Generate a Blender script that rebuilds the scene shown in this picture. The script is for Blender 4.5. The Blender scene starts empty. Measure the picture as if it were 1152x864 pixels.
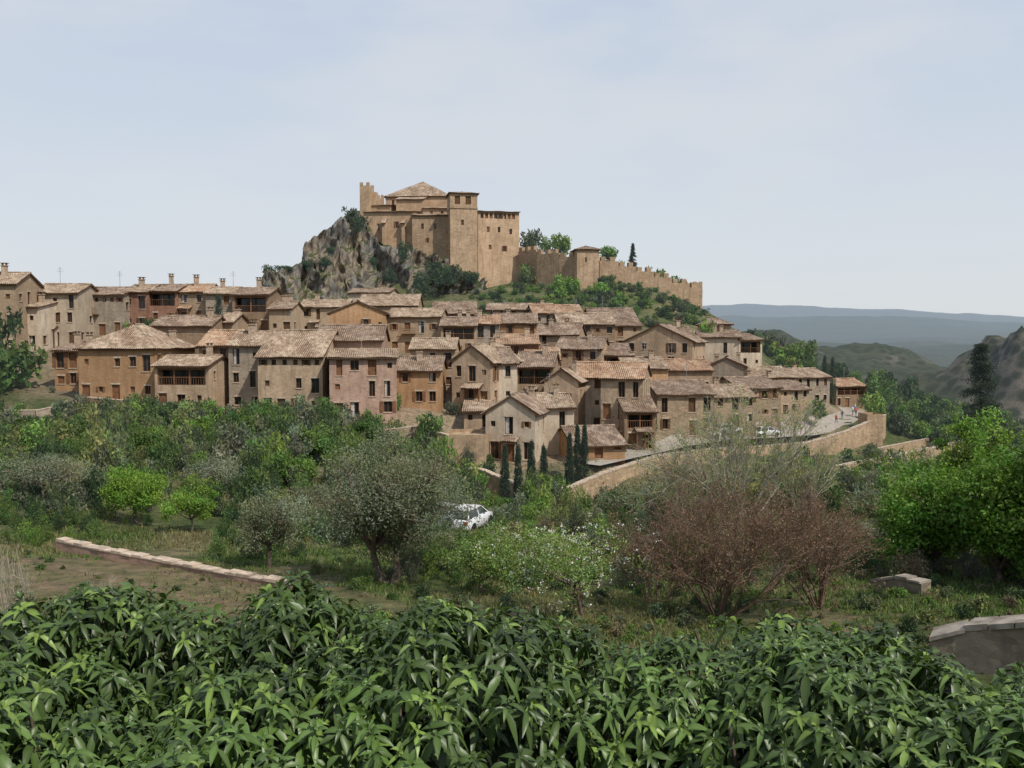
import bpy, math, random
import numpy as np
from mathutils import Vector, Matrix, noise as mnoise
random.seed(7); RNG=np.random.default_rng(11)
F=1000.; CX=576.; CY=432.; HY=380.
PT=math.atan((CY-HY)/F); CP,SP=math.cos(PT),math.sin(PT)
def W(px,py,Y):
    u=(px-CX)/F; v=(CY-py)/F
    t=Y/(CP+v*SP)
    return Vector((u*t,Y,(-SP+v*CP)*t))
scene=bpy.context.scene; COL=scene.collection
# ---------------------------------------------------------------- materials
class G:
    def __init__(s,name):
        s.m=bpy.data.materials.new(name); s.m.use_nodes=True
        s.t=s.m.node_tree; s.b=s.t.nodes['Principled BSDF']; s.o=s.t.nodes['Material Output']
        s.pos=s.n('ShaderNodeNewGeometry').outputs['Position']
    def n(s,t): return s.t.nodes.new(t)
    def l(s,a,b): s.t.links.new(a,b)
    def setv(s,sock,v):
        if hasattr(v,'links') : s.l(v,sock)
        elif isinstance(v,(tuple,list)): sock.default_value=(*v,1) if len(v)==3 and len(sock.default_value)==4 else v
        else: sock.default_value=v
    def noise(s,scale,detail=4,vec=None,rough=.6):
        k=s.n('ShaderNodeTexNoise'); k.inputs['Scale'].default_value=scale; k.inputs['Detail'].default_value=detail
        k.inputs['Roughness'].default_value=rough
        s.l(vec if vec is not None else s.pos,k.inputs['Vector']); return k.outputs['Fac']
    def voro(s,scale,vec=None,out='Color',feat='F1'):
        k=s.n('ShaderNodeTexVoronoi'); k.feature=feat; k.inputs['Scale'].default_value=scale
        s.l(vec if vec is not None else s.pos,k.inputs['Vector']); return k.outputs[out]
    def mapv(s,sc,vec=None):
        k=s.n('ShaderNodeMapping'); k.inputs['Scale'].default_value=sc
        s.l(vec if vec is not None else s.pos,k.inputs['Vector']); return k.outputs[0]
    def mix(s,f,a,b,bt='MIX'):
        k=s.n('ShaderNodeMix'); k.data_type='RGBA'; k.blend_type=bt
        s.setv(k.inputs[0],f); s.setv(k.inputs[6],a); s.setv(k.inputs[7],b); return k.outputs[2]
    def ramp(s,f,lo,hi,a=0.,b=1.):
        k=s.n('ShaderNodeMapRange'); k.inputs[1].default_value=lo;k.inputs[2].default_value=hi
        k.inputs[3].default_value=a;k.inputs[4].default_value=b; s.l(f,k.inputs[0]); return k.outputs[0]
    def math(s,op,a,b=0.):
        k=s.n('ShaderNodeMath'); k.operation=op; s.setv(k.inputs[0],a); s.setv(k.inputs[1],b); return k.outputs[0]
    def bump(s,h,st=.5,d=.1):
        k=s.n('ShaderNodeBump'); k.inputs['Strength'].default_value=st; k.inputs['Distance'].default_value=d
        s.l(h,k.inputs['Height']); s.l(k.outputs[0],s.b.inputs['Normal'])
    def col(s,c): s.setv(s.b.inputs['Base Color'],c)
    def rough(s,r,spec=.2): s.b.inputs['Roughness'].default_value=r; s.b.inputs['Specular IOR Level'].default_value=spec
def sc(c,k): return tuple(x*k for x in c)
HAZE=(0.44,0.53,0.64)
def paint_haze(g,L,surf=None):  # paints aerial haze into the material as emission growing with distance from origin
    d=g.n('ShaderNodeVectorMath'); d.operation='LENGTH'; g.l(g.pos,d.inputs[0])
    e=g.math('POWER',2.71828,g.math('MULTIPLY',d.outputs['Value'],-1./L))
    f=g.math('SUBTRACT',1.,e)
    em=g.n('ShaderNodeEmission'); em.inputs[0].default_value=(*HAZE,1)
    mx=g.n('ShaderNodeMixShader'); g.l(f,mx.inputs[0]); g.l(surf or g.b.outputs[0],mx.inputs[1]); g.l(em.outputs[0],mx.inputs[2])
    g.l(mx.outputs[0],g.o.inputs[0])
def wall_mat(name,c,stone=.5,scale=2.2):
    g=G(name)
    big=g.noise(.35,3); fine=g.noise(4,4,rough=.75)
    st=g.noise(1.2,3,g.mapv((1.6,1.6,.25)))
    cells=g.voro(scale,g.mapv((1,1,1.8)))
    sepc=g.n('ShaderNodeSeparateColor'); g.l(cells,sepc.inputs[0])
    oi=g.n('ShaderNodeObjectInfo').outputs['Random']
    c0=g.mix(oi,sc(c,.74),(c[0]*1.2,c[1]*1.22,c[2]*1.26))
    c1=g.mix(g.ramp(big,.35,.65),g.mix(1,c0,(.76,.73,.70),'MULTIPLY'),g.mix(1,c0,(1.12,1.12,1.12),'MULTIPLY'))
    c2=g.mix(g.ramp(sepc.outputs[0],0,1,0,stone),c1,g.mix(sepc.outputs[1],sc(c,.5),(c[0]*1.3,c[1]*1.27,c[2]*1.25)))
    c3=g.mix(g.ramp(st,.46,.7,0,.55),c2,sc(c,.45))
    c4=g.mix(g.ramp(fine,.35,.65,0,.45),c3,sc(c,.58))
    g.col(c4); g.rough(.93,.1)
    h=g.math('ADD',g.math('MULTIPLY',sepc.outputs[2],stone*.8),fine)
    g.bump(h,.6,.06); return g.m
WALLS={
 'tan':wall_mat('wall_tan_plaster',(.42,.31,.21),.35),
 'pale':wall_mat('wall_pale_plaster',(.56,.46,.35),.2),
 'grey':wall_mat('wall_grey_stone',(.35,.29,.225),.6),
 'orange':wall_mat('wall_orange_plaster',(.44,.27,.15),.25),
 'red':wall_mat('wall_brick_red',(.30,.165,.115),.5),
 'brown':wall_mat('wall_brown_stone',(.29,.205,.135),.6),
 'pink':wall_mat('wall_pink_stone',(.43,.29,.22),.5),
 'stone':wall_mat('wall_rubble_stone',(.39,.295,.205),.8),
 'castle':wall_mat('wall_castle_stone',(.54,.38,.25),.45,1.2),
 'castle2':wall_mat('wall_castle_old_stone',(.46,.33,.22),.65,1.4),
 'ret':wall_mat('retaining_wall_stone',(.46,.335,.22),.9,1.8),
 'fine':wall_mat('dry_stone',(.27,.225,.17),1.,4.5),
}
def tile_mat(name,a,b,c):
    g=G(name)
    uv=g.n('ShaderNodeUVMap').outputs[0]
    s=g.n('ShaderNodeSeparateXYZ'); g.l(uv,s.inputs[0])
    fx=g.math('FLOOR',g.math('MULTIPLY',s.outputs[0],1/.26)); fy=g.math('FLOOR',g.math('MULTIPLY',s.outputs[1],1/.42))
    cb=g.n('ShaderNodeCombineXYZ'); g.l(fx,cb.inputs[0]); g.l(fy,cb.inputs[1])
    wn=g.n('ShaderNodeTexWhiteNoise'); wn.noise_dimensions='2D'; g.l(cb.outputs[0],wn.inputs[0])
    w=wn.outputs['Value']
    c1=g.mix(w,a,b); c2=g.mix(g.ramp(g.noise(.6,3),.42,.62),c1,g.mix(w,c,a))
    c3=g.mix(g.ramp(g.noise(2.0,3),.45,.66,0,.72),c2,sc(a,.34))
    g.col(c3); g.rough(.9,.1)
    fr=g.math('FRACT',g.math('MULTIPLY',s.outputs[1],1/.42)); g.bump(fr,.5,.05); return g.m
TILES=[tile_mat('roof_tile_tan',(.35,.26,.185),(.20,.14,.10),(.48,.39,.30)),
       tile_mat('roof_tile_brown',(.27,.195,.145),(.15,.105,.08),(.38,.30,.23)),
       tile_mat('roof_tile_orange',(.40,.255,.165),(.25,.15,.10),(.47,.37,.27))]
def plain(name,c,r=.8,spec=.2,var=.3,scale=3.,metal=0):
    g=G(name); g.col(g.mix(g.ramp(g.noise(scale,2),.3,.7),sc(c,1-var),sc(c,1+var))); g.rough(r,spec); g.b.inputs['Metallic'].default_value=metal; return g.m
M_WOOD=plain('dark_wood',(.10,.055,.03)); M_SHUT=plain('shutter_wood',(.17,.085,.045)); M_GLASS=plain('window_glass',(.018,.018,.02),.15,.5,.5,.5)
M_STONE=plain('cut_stone',(.43,.34,.26)); M_METAL=plain('grey_metal',(.25,.25,.25),.4,.5)
M_CHIM=plain('chimney_render',(.38,.29,.21)); M_CURT=plain('window_curtain',(.45,.43,.4))
M_BARK=plain('bark',(.12,.095,.075),.95,.1,.4,8); M_BARKR=plain('bark_reddish',(.19,.125,.09),.95,.1,.3,8); M_TWIG=plain('bark_pale',(.40,.37,.29),.95,.1,.3,8)
def leaf_mat(name,rough=.6,spec=.2,trans=.25,haze=True):
    g=G(name); a=g.n('ShaderNodeAttribute'); a.attribute_name='Col'; c=a.outputs['Color']
    g.col(c); g.rough(rough,spec)
    tr=g.n('ShaderNodeBsdfTranslucent'); g.l(g.mix(1,c,(1.4,1.5,.6),'MULTIPLY'),tr.inputs[0])
    mx=g.n('ShaderNodeMixShader'); mx.inputs[0].default_value=trans; g.l(g.b.outputs[0],mx.inputs[1]); g.l(tr.outputs[0],mx.inputs[2])
    if haze: paint_haze(g,6000,mx.outputs[0])
    else: g.l(mx.outputs[0],g.o.inputs[0])
    return g.m
M_LEAF=leaf_mat('foliage'); M_NEAR=leaf_mat('foliage_near',haze=False); M_HEDGE=leaf_mat('hedge_leaf',.4,.36,.13,False)
# ---------------------------------------------------------------- mesh helpers
class MB:
    def __init__(s): s.v=[]; s.f=[]; s.uv=[]
    def quad(s,a,b,c,d):
        i=len(s.v); s.v+= [tuple(a),tuple(b),tuple(c),tuple(d)]; s.f.append((i,i+1,i+2,i+3))
    def tri(s,a,b,c):
        i=len(s.v); s.v+= [tuple(a),tuple(b),tuple(c)]; s.f.append((i,i+1,i+2))
    def hexa(s,p):
        i=len(s.v); s.v+=[tuple(q) for q in p]
        for f in ((3,2,1,0),(4,5,6,7),(0,1,5,4),(1,2,6,5),(2,3,7,6),(3,0,4,7)): s.f.append(tuple(i+k for k in f))
    def box(s,x0,x1,y0,y1,z0,z1):
        s.hexa([(x0,y0,z0),(x1,y0,z0),(x1,y1,z0),(x0,y1,z0),(x0,y0,z1),(x1,y0,z1),(x1,y1,z1),(x0,y1,z1)])
    def obj(s,name,mat,parent=None,smooth=False,M=None):
        if not s.v: return None
        me=bpy.data.meshes.new(name); me.from_pydata(s.v,[],s.f)
        if s.uv:
            u=me.uv_layers.new(name='UVMap'); li=np.zeros(len(me.loops),dtype=np.int32); me.loops.foreach_get('vertex_index',li)
            u.data.foreach_set('uv',np.array(s.uv,dtype=np.float32)[li].ravel())
        me.materials.append(mat)
        if smooth: me.polygons.foreach_set('use_smooth',[True]*len(me.polygons))
        o=bpy.data.objects.new(name,me); COL.objects.link(o)
        if parent: o.parent=parent
        return o
def empty(name,loc=(0,0,0),rz=0,parent=None):
    e=bpy.data.objects.new(name,None); COL.objects.link(e); e.location=loc; e.rotation_euler=(0,0,rz); e.empty_display_size=.5
    if parent: e.parent=parent
    return e
def np_mesh(name,V,Q,mat,col=None,parent=None,smooth=False,loc=None):
    me=bpy.data.meshes.new(name); V=np.asarray(V,dtype=np.float32).reshape(-1,3); Q=np.asarray(Q,dtype=np.int32); k=Q.shape[1]
    me.vertices.add(len(V)); me.vertices.foreach_set('co',V.ravel())
    me.loops.add(Q.size); me.loops.foreach_set('vertex_index',Q.ravel())
    me.polygons.add(len(Q)); me.polygons.foreach_set('loop_start',np.arange(len(Q),dtype=np.int32)*k)
    me.polygons.foreach_set('loop_total',np.full(len(Q),k,dtype=np.int32))
    if smooth: me.polygons.foreach_set('use_smooth',np.ones(len(Q),dtype=bool))
    if col is not None:
        a=me.color_attributes.new('Col','FLOAT_COLOR','POINT'); c=np.ones((len(V),4),dtype=np.float32); c[:,:3]=col
        a.data.foreach_set('color',c.ravel())
    me.materials.append(mat); me.update(); me.validate()
    o=bpy.data.objects.new(name,me); COL.objects.link(o)
    if parent: o.parent=parent
    if loc is not None: o.location=loc
    return o
# ---------------------------------------------------------------- noise
def _h(ix,iy,s):
    n=(ix*374761393+iy*668265263+s*1442695041)&0xffffffff
    n=((n^(n>>13))*1274126177)&0xffffffff
    return ((n^(n>>16))&0xffff)/65535.
def vn(x,y,s=0):
    ix=np.floor(x).astype(np.int64); iy=np.floor(y).astype(np.int64); fx=x-ix; fy=y-iy
    fx=fx*fx*(3-2*fx); fy=fy*fy*(3-2*fy)
    return (_h(ix,iy,s)*(1-fx)+_h(ix+1,iy,s)*fx)*(1-fy)+(_h(ix,iy+1,s)*(1-fx)+_h(ix+1,iy+1,s)*fx)*fy
def fbm(x,y,o=4,s=0):
    t=0;a=.5
    for i in range(o): t=t+a*vn(x*2**i,y*2**i,s+i*17); a*=.5
    return t/(1-.5**o)-.5
def ss(a,b,x):
    t=np.clip((x-a)/(b-a),0,1); return t*t*(3-2*t)
# ---------------------------------------------------------------- data
HS=[ # xl,xr,yeave,ybase,Y,yaw,D,roof,rise,mat,win
 (-45,18,318,402,120,8,9,'gx',1.6,'tan','r'),
 (18,44,345,395,124,0,7,'sh',1.2,'pale','r'),
 (40,88,329,390,129,4,9,'gx',1.4,'pale','r'),
 (88,140,331,380,135,0,9,'gx',1.2,'grey','sol'),
 (140,166,328,372,137,0,9,'gx',1.2,'red','r'),
 (166,200,327,366,138,0,9,'gx',1.1,'red','gal'),
 (200,232,328,366,138.5,0,9,'gx',1.3,'tan','r'),
 (232,262,330,370,137,0,9,'gx',1.1,'grey','r'),
 (262,303,331,376,134,0,9,'gx',1.1,'brown','gal'),
 (303,328,347,378,132,0,8,'gx',1.1,'tan','r'),
 (172,238,366,395,121,0,8,'gx',1.3,'brown','n'),
 (238,262,362,395,126,0,8,'gx',1.2,'tan','r'),
 # front row left
 (62,90,394,440,114,0,8,'sh',1.2,'orange','r'),
 (88,176,390,452,108,-3,12,'hip',2.7,'orange','r'),
 (174,236,411,462,106,-3,8,'gx',1.0,'tan','gal'),
 (225,262,388,462,112,0,10,'gx',1.8,'brown','r'),
 (258,296,388,464,110,0,10,'gx',1.6,'grey','r'),
 (290,364,400,468,107,-4,12,'gx',3.0,'tan','sol'),
 (352,430,382,440,112,3,9,'gx',1.8,'pink','r'),
 (372,446,402,473,105,8,7,'sh',.9,'pink','r'),
 (446,496,416,460,112,0,9,'gx',1.5,'orange','r'),
 (462,512,392,440,122,0,9,'gx',1.3,'tan','r'),
 (508,552,406,458,114,-20,11,'gy',2.0,'tan','r'),
 (540,582,408,456,116,15,9,'gx',1.9,'pale','r'),
 (580,622,412,458,122,-8,10,'gx',1.8,'tan','gal'),
 # upper middle
 (392,438,329,352,187,-5,10,'gx',1.0,'pale','r'),
 (338,390,345,378,168,0,9,'gx',1.4,'tan','r'),
 (372,434,352,398,146,6,10,'gy',1.9,'orange','r'),
 (404,470,343,365,180,0,10,'gx',2.2,'tan','r'),
 (436,496,356,398,152,-4,9,'gx',1.4,'tan','r'),
 (488,536,352,385,168,4,10,'gx',2.2,'grey','r'),
 (496,536,366,402,148,0,9,'gx',1.4,'tan','gal'),
 (534,562,364,400,150,0,9,'gx',1.4,'grey','r'),
 (548,622,348,378,174,0,9,'gx',1.2,'tan','r'),
 (556,604,363,398,156,0,9,'gx',1.6,'orange','r'),
 (600,656,352,385,170,8,9,'gx',1.6,'grey','r'),
 (556,606,387,425,134,0,9,'sh',1.5,'red','r'),
 (604,650,376,412,146,-12,9,'gx',1.8,'tan','r'),
 (628,692,364,398,158,4,9,'gx',1.9,'brown','r'),
 (664,716,357,388,172,5,9,'gx',1.8,'grey','r'),
 (690,722,366,395,162,5,9,'gx',1.4,'tan','r'),
 (704,776,384,414,148,-22,12,'gy',2.8,'tan','r'),
 (752,790,384,412,152,18,10,'gx',2.4,'pink','r'),
 (786,832,379,420,166,-8,9,'gx',1.1,'pale','r'),
 (790,822,364,385,172,-5,7,'hip',1.2,'tan','r'),
 (830,858,382,416,166,14,10,'gx',1.0,'pale','gal'),
 # mid
 (592,630,404,440,130,0,9,'gx',1.5,'pink','r'),
 (626,676,392,430,138,-14,9,'gx',1.6,'tan','r'),
 (652,712,399,435,140,6,9,'gx',1.6,'brown','gal'),
 (612,650,428,488,117,-18,9,'gy',1.5,'tan','r'),
 (646,680,424,486,120,-6,9,'gx',1.8,'pale','r'),
 (676,722,425,500,112,-14,10,'gx',1.7,'stone','r'),
 (702,738,462,508,109,5,8,'gx',1.5,'brown','gal'),
 (704,752,414,445,136,8,9,'gx',1.5,'orange','r'),
 (738,804,443,490,122,8,10,'gx',1.5,'stone','r'),
 (748,802,416,446,142,5,9,'gx',1.5,'tan','r'),
 (796,836,412,440,152,-16,9,'gy',1.5,'grey','r'),
 (802,852,446,482,130,12,9,'gx',1.4,'tan','r'),
 (828,880,436,474,140,16,9,'gx',1.4,'stone','r'),
 (842,896,424,455,154,16,9,'gx',1.5,'tan','r'),
 (876,912,438,468,150,20,9,'gx',1.4,'tan','r'),
 (892,936,424,456,168,20,9,'gx',1.4,'grey','r'),
 (938,976,434,458,188,18,8,'gx',1.3,'brown','gal'),
 # white house by the wall
 (546,602,464,520,101,-14,9,'gy',1.9,'pale','r'),
 (598,646,458,512,106,6,9,'gx',1.3,'pale','r'),
 (522,556,462,505,108,0,8,'sh',1.3,'tan','r'),
 (644,704,500,516,101,12,9,'gx',1.6,'orange','r'),
 (500,546,489,524,98,-5,6,'flat',.5,'ret','n'),
]
ROAD=[(655,522,99),(720,508,108),(790,495,122),(860,491,135),(905,488,148),(940,480,158),(962,468,172),(950,461,186),(925,456,197)]
WALL1=[(487,530,96,3),(540,528,94,3),(600,553,88,3),(640,549,90,3),(680,532,95,3.2),(740,513,103,3),(800,505,116,2.6),(860,502,128,3),(910,498,138,4),(950,486,146,5),(985,471,150,6),(995,467,156,6)]
WALL2=[(905,532,108,2.5),(960,521,118,2.5),(1020,510,126,3),(1082,497,136,3)]
CLIFF=[(284,338,190),(292,316,194),(300,306,197),(318,303,200),(336,299,203),(343,276,208),(358,264,212),(376,252,216),(392,241,220),(406,238,224),(418,270,223),(440,281,221),(470,284,219),(500,292,217),(520,306,215),(545,318,214)]
CWALL=[(585,281,227,10),(605,283,222,10),(630,288,218,9),(650,290,216,9)]
CWALL2=[(674,291,215,8),(695,297,216,6),(715,303,217,5.5),(735,308,218,5.5),(755,316,219,5.5),(775,321,220,5.5),(789,326,221,6)]
ctl=[]
def C(px,py,Y): ctl.append(tuple(W(px,py,Y)))
for h in HS:
    xm=(h[0]+h[1])/2; b=W(xm,h[3],h[4]); ctl.append((b.x,b.y-1,b.z)); ctl.append((b.x*(1+h[6]/h[4]),b.y+h[6],b.z+1.0))
for p in ROAD: C(*p)
for w in (WALL1,WALL2):
    for px,py,Y,d in w:
        t=W(px,py,Y); ctl.append((t.x-.5,t.y+2.2,t.z-1.0)); ctl.append((t.x+.8,t.y-2.2,t.z-d))
for px,py,Y in CLIFF:
    t=W(px,py,Y); ctl.append((t.x,t.y+8,t.z-(7 if px<410 else 3))); ctl.append((t.x,t.y-9,W(px,350 if px<420 else 338,Y-9).z))
for w in (CWALL,CWALL2):
    for px,py,Y,d in w:
        t=W(px,py,Y); ctl.append((t.x,t.y-2,t.z-d+1.2)); ctl.append((t.x,t.y+6,t.z-d*.6)); ctl.append((t.x+3,t.y+38,t.z-d-14))
ctl+=[(0,1,-1.7),(0,-20,-1.2),(-30,-10,-2),(30,-10,-2),(0,4,-4.6),(-8,5,-4.6),(8,5,-4.6),(0,10,-5),(-12,10,-5.2),(12,10,-5.2),(0,17,-7),(-12,17,-6.8),(12,17,-7),(-60,10,-5),(60,10,-6),(-100,60,-8),(100,60,-16)]
for c in [(0,720,23),(160,715,24),(330,700,25),(60,625,36),(200,640,34),(430,655,33),(60,570,52),(300,642,36),(560,628,45),(650,692,27),(820,692,28),(960,690,28),(1050,690,27),(1140,690,28),
 (700,592,56),(560,590,58),(620,575,72),(1000,600,46),(900,560,70),(1130,600,44),(780,545,84),(860,540,92),(1000,545,86),(1120,540,85),(0,500,88),(100,480,98),(250,480,98),(400,488,96),(200,525,72),(350,530,72),(450,535,80),
 (480,526,97),(1080,500,150),(1150,520,140),(1040,475,190),(1020,452,215),(900,412,222),(850,385,225),(980,432,225),(1100,480,230),
 (300,352,180),(400,345,188),(520,334,196),(600,338,200),(560,320,213),(660,338,200),(720,345,196),(760,358,192),(790,368,188),(680,352,186),(830,384,190),
 (240,352,190),(265,350,195),(200,360,200),(250,362,225),(290,355,240),(340,350,255),
 (-60,480,100),(-150,400,130),(0,385,150)]: C(*c)
ctl+=[(-130,230,-6),(-60,262,-4),(-20,285,0),(40,280,-4),(-160,180,0),(-180,100,-4),(140,260,-30),(180,220,-34),(170,150,-26),(150,100,-20),(230,160,-40)]
ctl+=[(W(470,0,232).x,238,15),(W(560,0,232).x,238,14),(W(440,0,232).x,232,16.5)]
P=np.array(ctl)
def fit(P,lam=.6):
    n=len(P); D=-np.hypot(P[:,0,None]-P[None,:,0],P[:,1,None]-P[None,:,1])+lam*np.eye(n)
    A=np.zeros((n+1,n+1)); A[:n,:n]=D; A[:n,n]=1; A[n,:n]=1
    return np.linalg.solve(A,np.append(P[:,2],0))
WT=fit(P)
def near(x,y):
    out=np.empty_like(x)
    for i in range(0,len(x),20000):
        a=x[i:i+20000];b=y[i:i+20000]
        out[i:i+20000]=-np.hypot(a[:,None]-P[None,:,0],b[:,None]-P[None,:,1])@WT[:-1]+WT[-1]
    return out
def far(x,y):
    r=np.hypot(x,y)
    z=-66+26*fbm(x/160,y/160,5,3)
    az=x/np.maximum(np.abs(y),1)
    hx=ss(20,130,x)*(1-ss(290,420,x))
    z=z+hx*64*np.exp(-((y-700)/150)**2)+hx*26*fbm(x/40,y/40,6,9)
    z=z+66*np.exp(-((x-238)/40)**2-((y-395)/55)**2)*(1+.6*fbm(x/14,y/14,5,5))
    z=z+60*np.exp(-((x-165)/60)**2-((y-430)/70)**2)*.5*(1+.6*fbm(x/18,y/18,5,6))
    m=ss(1200,2600,r); z=z+m*(50+60*fbm(x/500,y/500,5,12))
    z=z+ss(3800,5200,r)*(110+130*fbm(x/1400,y/1400,5,2))
    top=255-np.clip((az-.25)/.35,0,1)*95
    z=z+ss(6200,7800,r)*(top-100+70*fbm(x/1200,y/1200,5,7))
    return z
def gz(x,y):
    x=np.atleast_1d(np.asarray(x,float)); y=np.atleast_1d(np.asarray(y,float)); r=np.hypot(x,y)
    w=ss(262,330,r); z=np.zeros_like(x)
    m=w<1
    if m.any():
        z[m]=near(x[m],y[m])*(1-w[m])
    z=z+far(x,y)*w
    return z+ss(16,60,r)*.8*fbm(x/5,y/5,4,1)
def gz1(x,y): return float(gz([x],[y])[0])
# ---------------------------------------------------------------- ground
az=np.concatenate([np.linspace(-180,-42,36)[:-1],np.linspace(-42,42,290),np.linspace(42,180,36)[1:-1]])*math.pi/180
rr=np.concatenate([[.5],np.exp(np.arange(math.log(1.5),math.log(12000),.0095))])
A,R=np.meshgrid(az,rr); X=(R*np.sin(A)).ravel(); Yg=(R*np.cos(A)).ravel(); Z=gz(X,Yg)
na=len(az); nr=len(rr)
i,j=np.meshgrid(np.arange(nr-1),np.arange(na),indexing='ij'); j2=(j+1)%na
Q=np.stack([i*na+j,i*na+j2,(i+1)*na+j2,(i+1)*na+j],-1).reshape(-1,4)[:,::-1]
Zg=Z.reshape(nr,na); dzr=np.abs(np.gradient(Zg,axis=0)/np.gradient(R,axis=0)); dza=np.abs(np.gradient(Zg,axis=1)/(np.gradient(A,axis=1)*R)); slope=np.hypot(dzr,dza).ravel()
rad=np.hypot(X,Yg)
def mixc(a,b,t): return a*(1-t[:,None])+np.array(b)*t[:,None]
col=np.tile(np.array([.07,.095,.032]),(len(X),1))
col=mixc(col,(.17,.15,.085),np.clip(.4+2.6*fbm(X/3,Yg/3,5,21),0,1))
hc=np.array([[W((h[0]+h[1])/2,h[3],h[4]).x,h[4]+h[6]/2] for h in HS])
mm=(rad>80)&(rad<230); dist=np.full(len(X),99.)
dist[mm]=np.hypot(X[mm,None]-hc[None,:,0],Yg[mm,None]-hc[None,:,1]).min(1)
col=mixc(col,(.30,.235,.165),1-ss(6,10,dist))
soil=(1-ss(-7.5,-5,X))*(1-ss(34,37,Yg+.2*(X+12)))*(Yg>14)
rows=.5+.5*np.sin((X*.55+Yg)*2.6)
col=mixc(col,(.19,.145,.095),soil*.9); col=mixc(col,(.11,.12,.05),soil*.5*rows)
midb=ss(40,48,Yg)*(1-ss(60,75,Yg))*np.exp(-((X-1)/7)**2); col=mixc(col,(.30,.26,.20),midb*.8)
fm=ss(262,340,rad); col=mixc(col,(.055,.06,.034),fm)
rk=ss(.45,.95,slope+.7*fbm(X/10,Yg/10,4,31))*fm*(rad<1500); col=mixc(col,(.15,.13,.112),rk)
rk2=ss(.8,1.3,slope)*(1-fm)*(Yg>175); col=mixc(col,(.19,.175,.155),rk2)
g=G('ground'); at=g.n('ShaderNodeAttribute'); at.attribute_name='Col'
c=g.mix(g.ramp(g.noise(1.4,6,rough=.8),.38,.62),g.mix(1,at.outputs['Color'],(.5,.55,.5),'MULTIPLY'),g.mix(1,at.outputs['Color'],(1.35,1.25,1.18),'MULTIPLY'))
spots=g.ramp(g.voro(.16,out='Distance'),.35,.65,1,0)
dl=g.n('ShaderNodeVectorMath'); dl.operation='LENGTH'; g.l(g.pos,dl.inputs[0])
fsp=g.math('MULTIPLY',spots,g.ramp(dl.outputs['Value'],280,400,0,.9))
c=g.mix(fsp,c,(.020,.027,.013))
c=g.mix(g.ramp(g.noise(.01,5),.42,.58,0,.6),c,(.028,.035,.017))
g.col(c); g.rough(.95,.1); g.bump(g.noise(2.5,6,rough=.75),.8,.3); paint_haze(g,8000)
np_mesh('ground',np.stack([X,Yg,Z],-1),Q,g.m,col,smooth=True)
# ---------------------------------------------------------------- houses
def pane(B,pt,a0,a1,z0,z1,kind,rnd):
    gl,fr,tr=B['windows'],B['woodwork'],B['stone_trim']
    def wb(mb,a,b,c,d,e,f):
        mb.hexa([pt(a,c,e),pt(b,c,e),pt(b,c,f),pt(a,c,f),pt(a,d,e),pt(b,d,e),pt(b,d,f),pt(a,d,f)])
    dp=.28 if kind!='gal' else 1.5
    if kind=='gal':
        gl.quad(pt(a0,z0,dp-.02),pt(a1,z0,dp-.02),pt(a1,z1,dp-.02),pt(a0,z1,dp-.02))
        n=max(2,int((a1-a0)/1.6))
        for i in range(n+1):
            a=a0+.08+(a1-a0-.16)*i/n; wb(fr,a-.08,a+.08,z0,z1,.05,.21)
        wb(fr,a0,a1,z0+.9,z0+.98,.06,.16); wb(fr,a0,a1,z1-.2,z1-.003,.03,.24)
        k=int((a1-a0)/.3)
        for i in range(k): a=a0+.15+i*.3; wb(fr,a-.02,a+.02,z0,z0+.9,.1,.13)
        return
    sh=rnd.random()
    if kind=='door' or sh<.25:
        wb(fr,a0,a1,z0,z1,.18,.24)
    else:
        gl.quad(pt(a0,z0,.25),pt(a1,z0,.25),pt(a1,z1,.25),pt(a0,z1,.25))
        for (p,q,r_,s_) in ((a0,a0+.07,z0,z1),(a1-.07,a1,z0,z1),(a0+.07,a1-.07,z1-.07,z1),(a0+.07,a1-.07,z0,z0+.07)): wb(fr,p,q,r_,s_,.18,.245)
        am=(a0+a1)/2; wb(fr,am-.03,am+.03,z0+.07,z1-.07,.2,.24)
        if .55<sh<.7: wb(B['curtains'],a0+.07,am-.03,z0+.07,z1-.07,.235,.247)
        if sh>.82:
            w=(a1-a0)*.48; wb(fr,a0-w,a0-.01,z0,z1,-.06,-.01); wb(fr,a1+.01,a1+w,z0,z1,-.06,-.01)
    if kind!='small':
        wb(tr,a0-.12,a1+.12,z1+.003,z1+.2,-.035,.1)
        wb(tr,a0-.08,a1+.08,z0-.1,z0-.003,-.08,.1)
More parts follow.
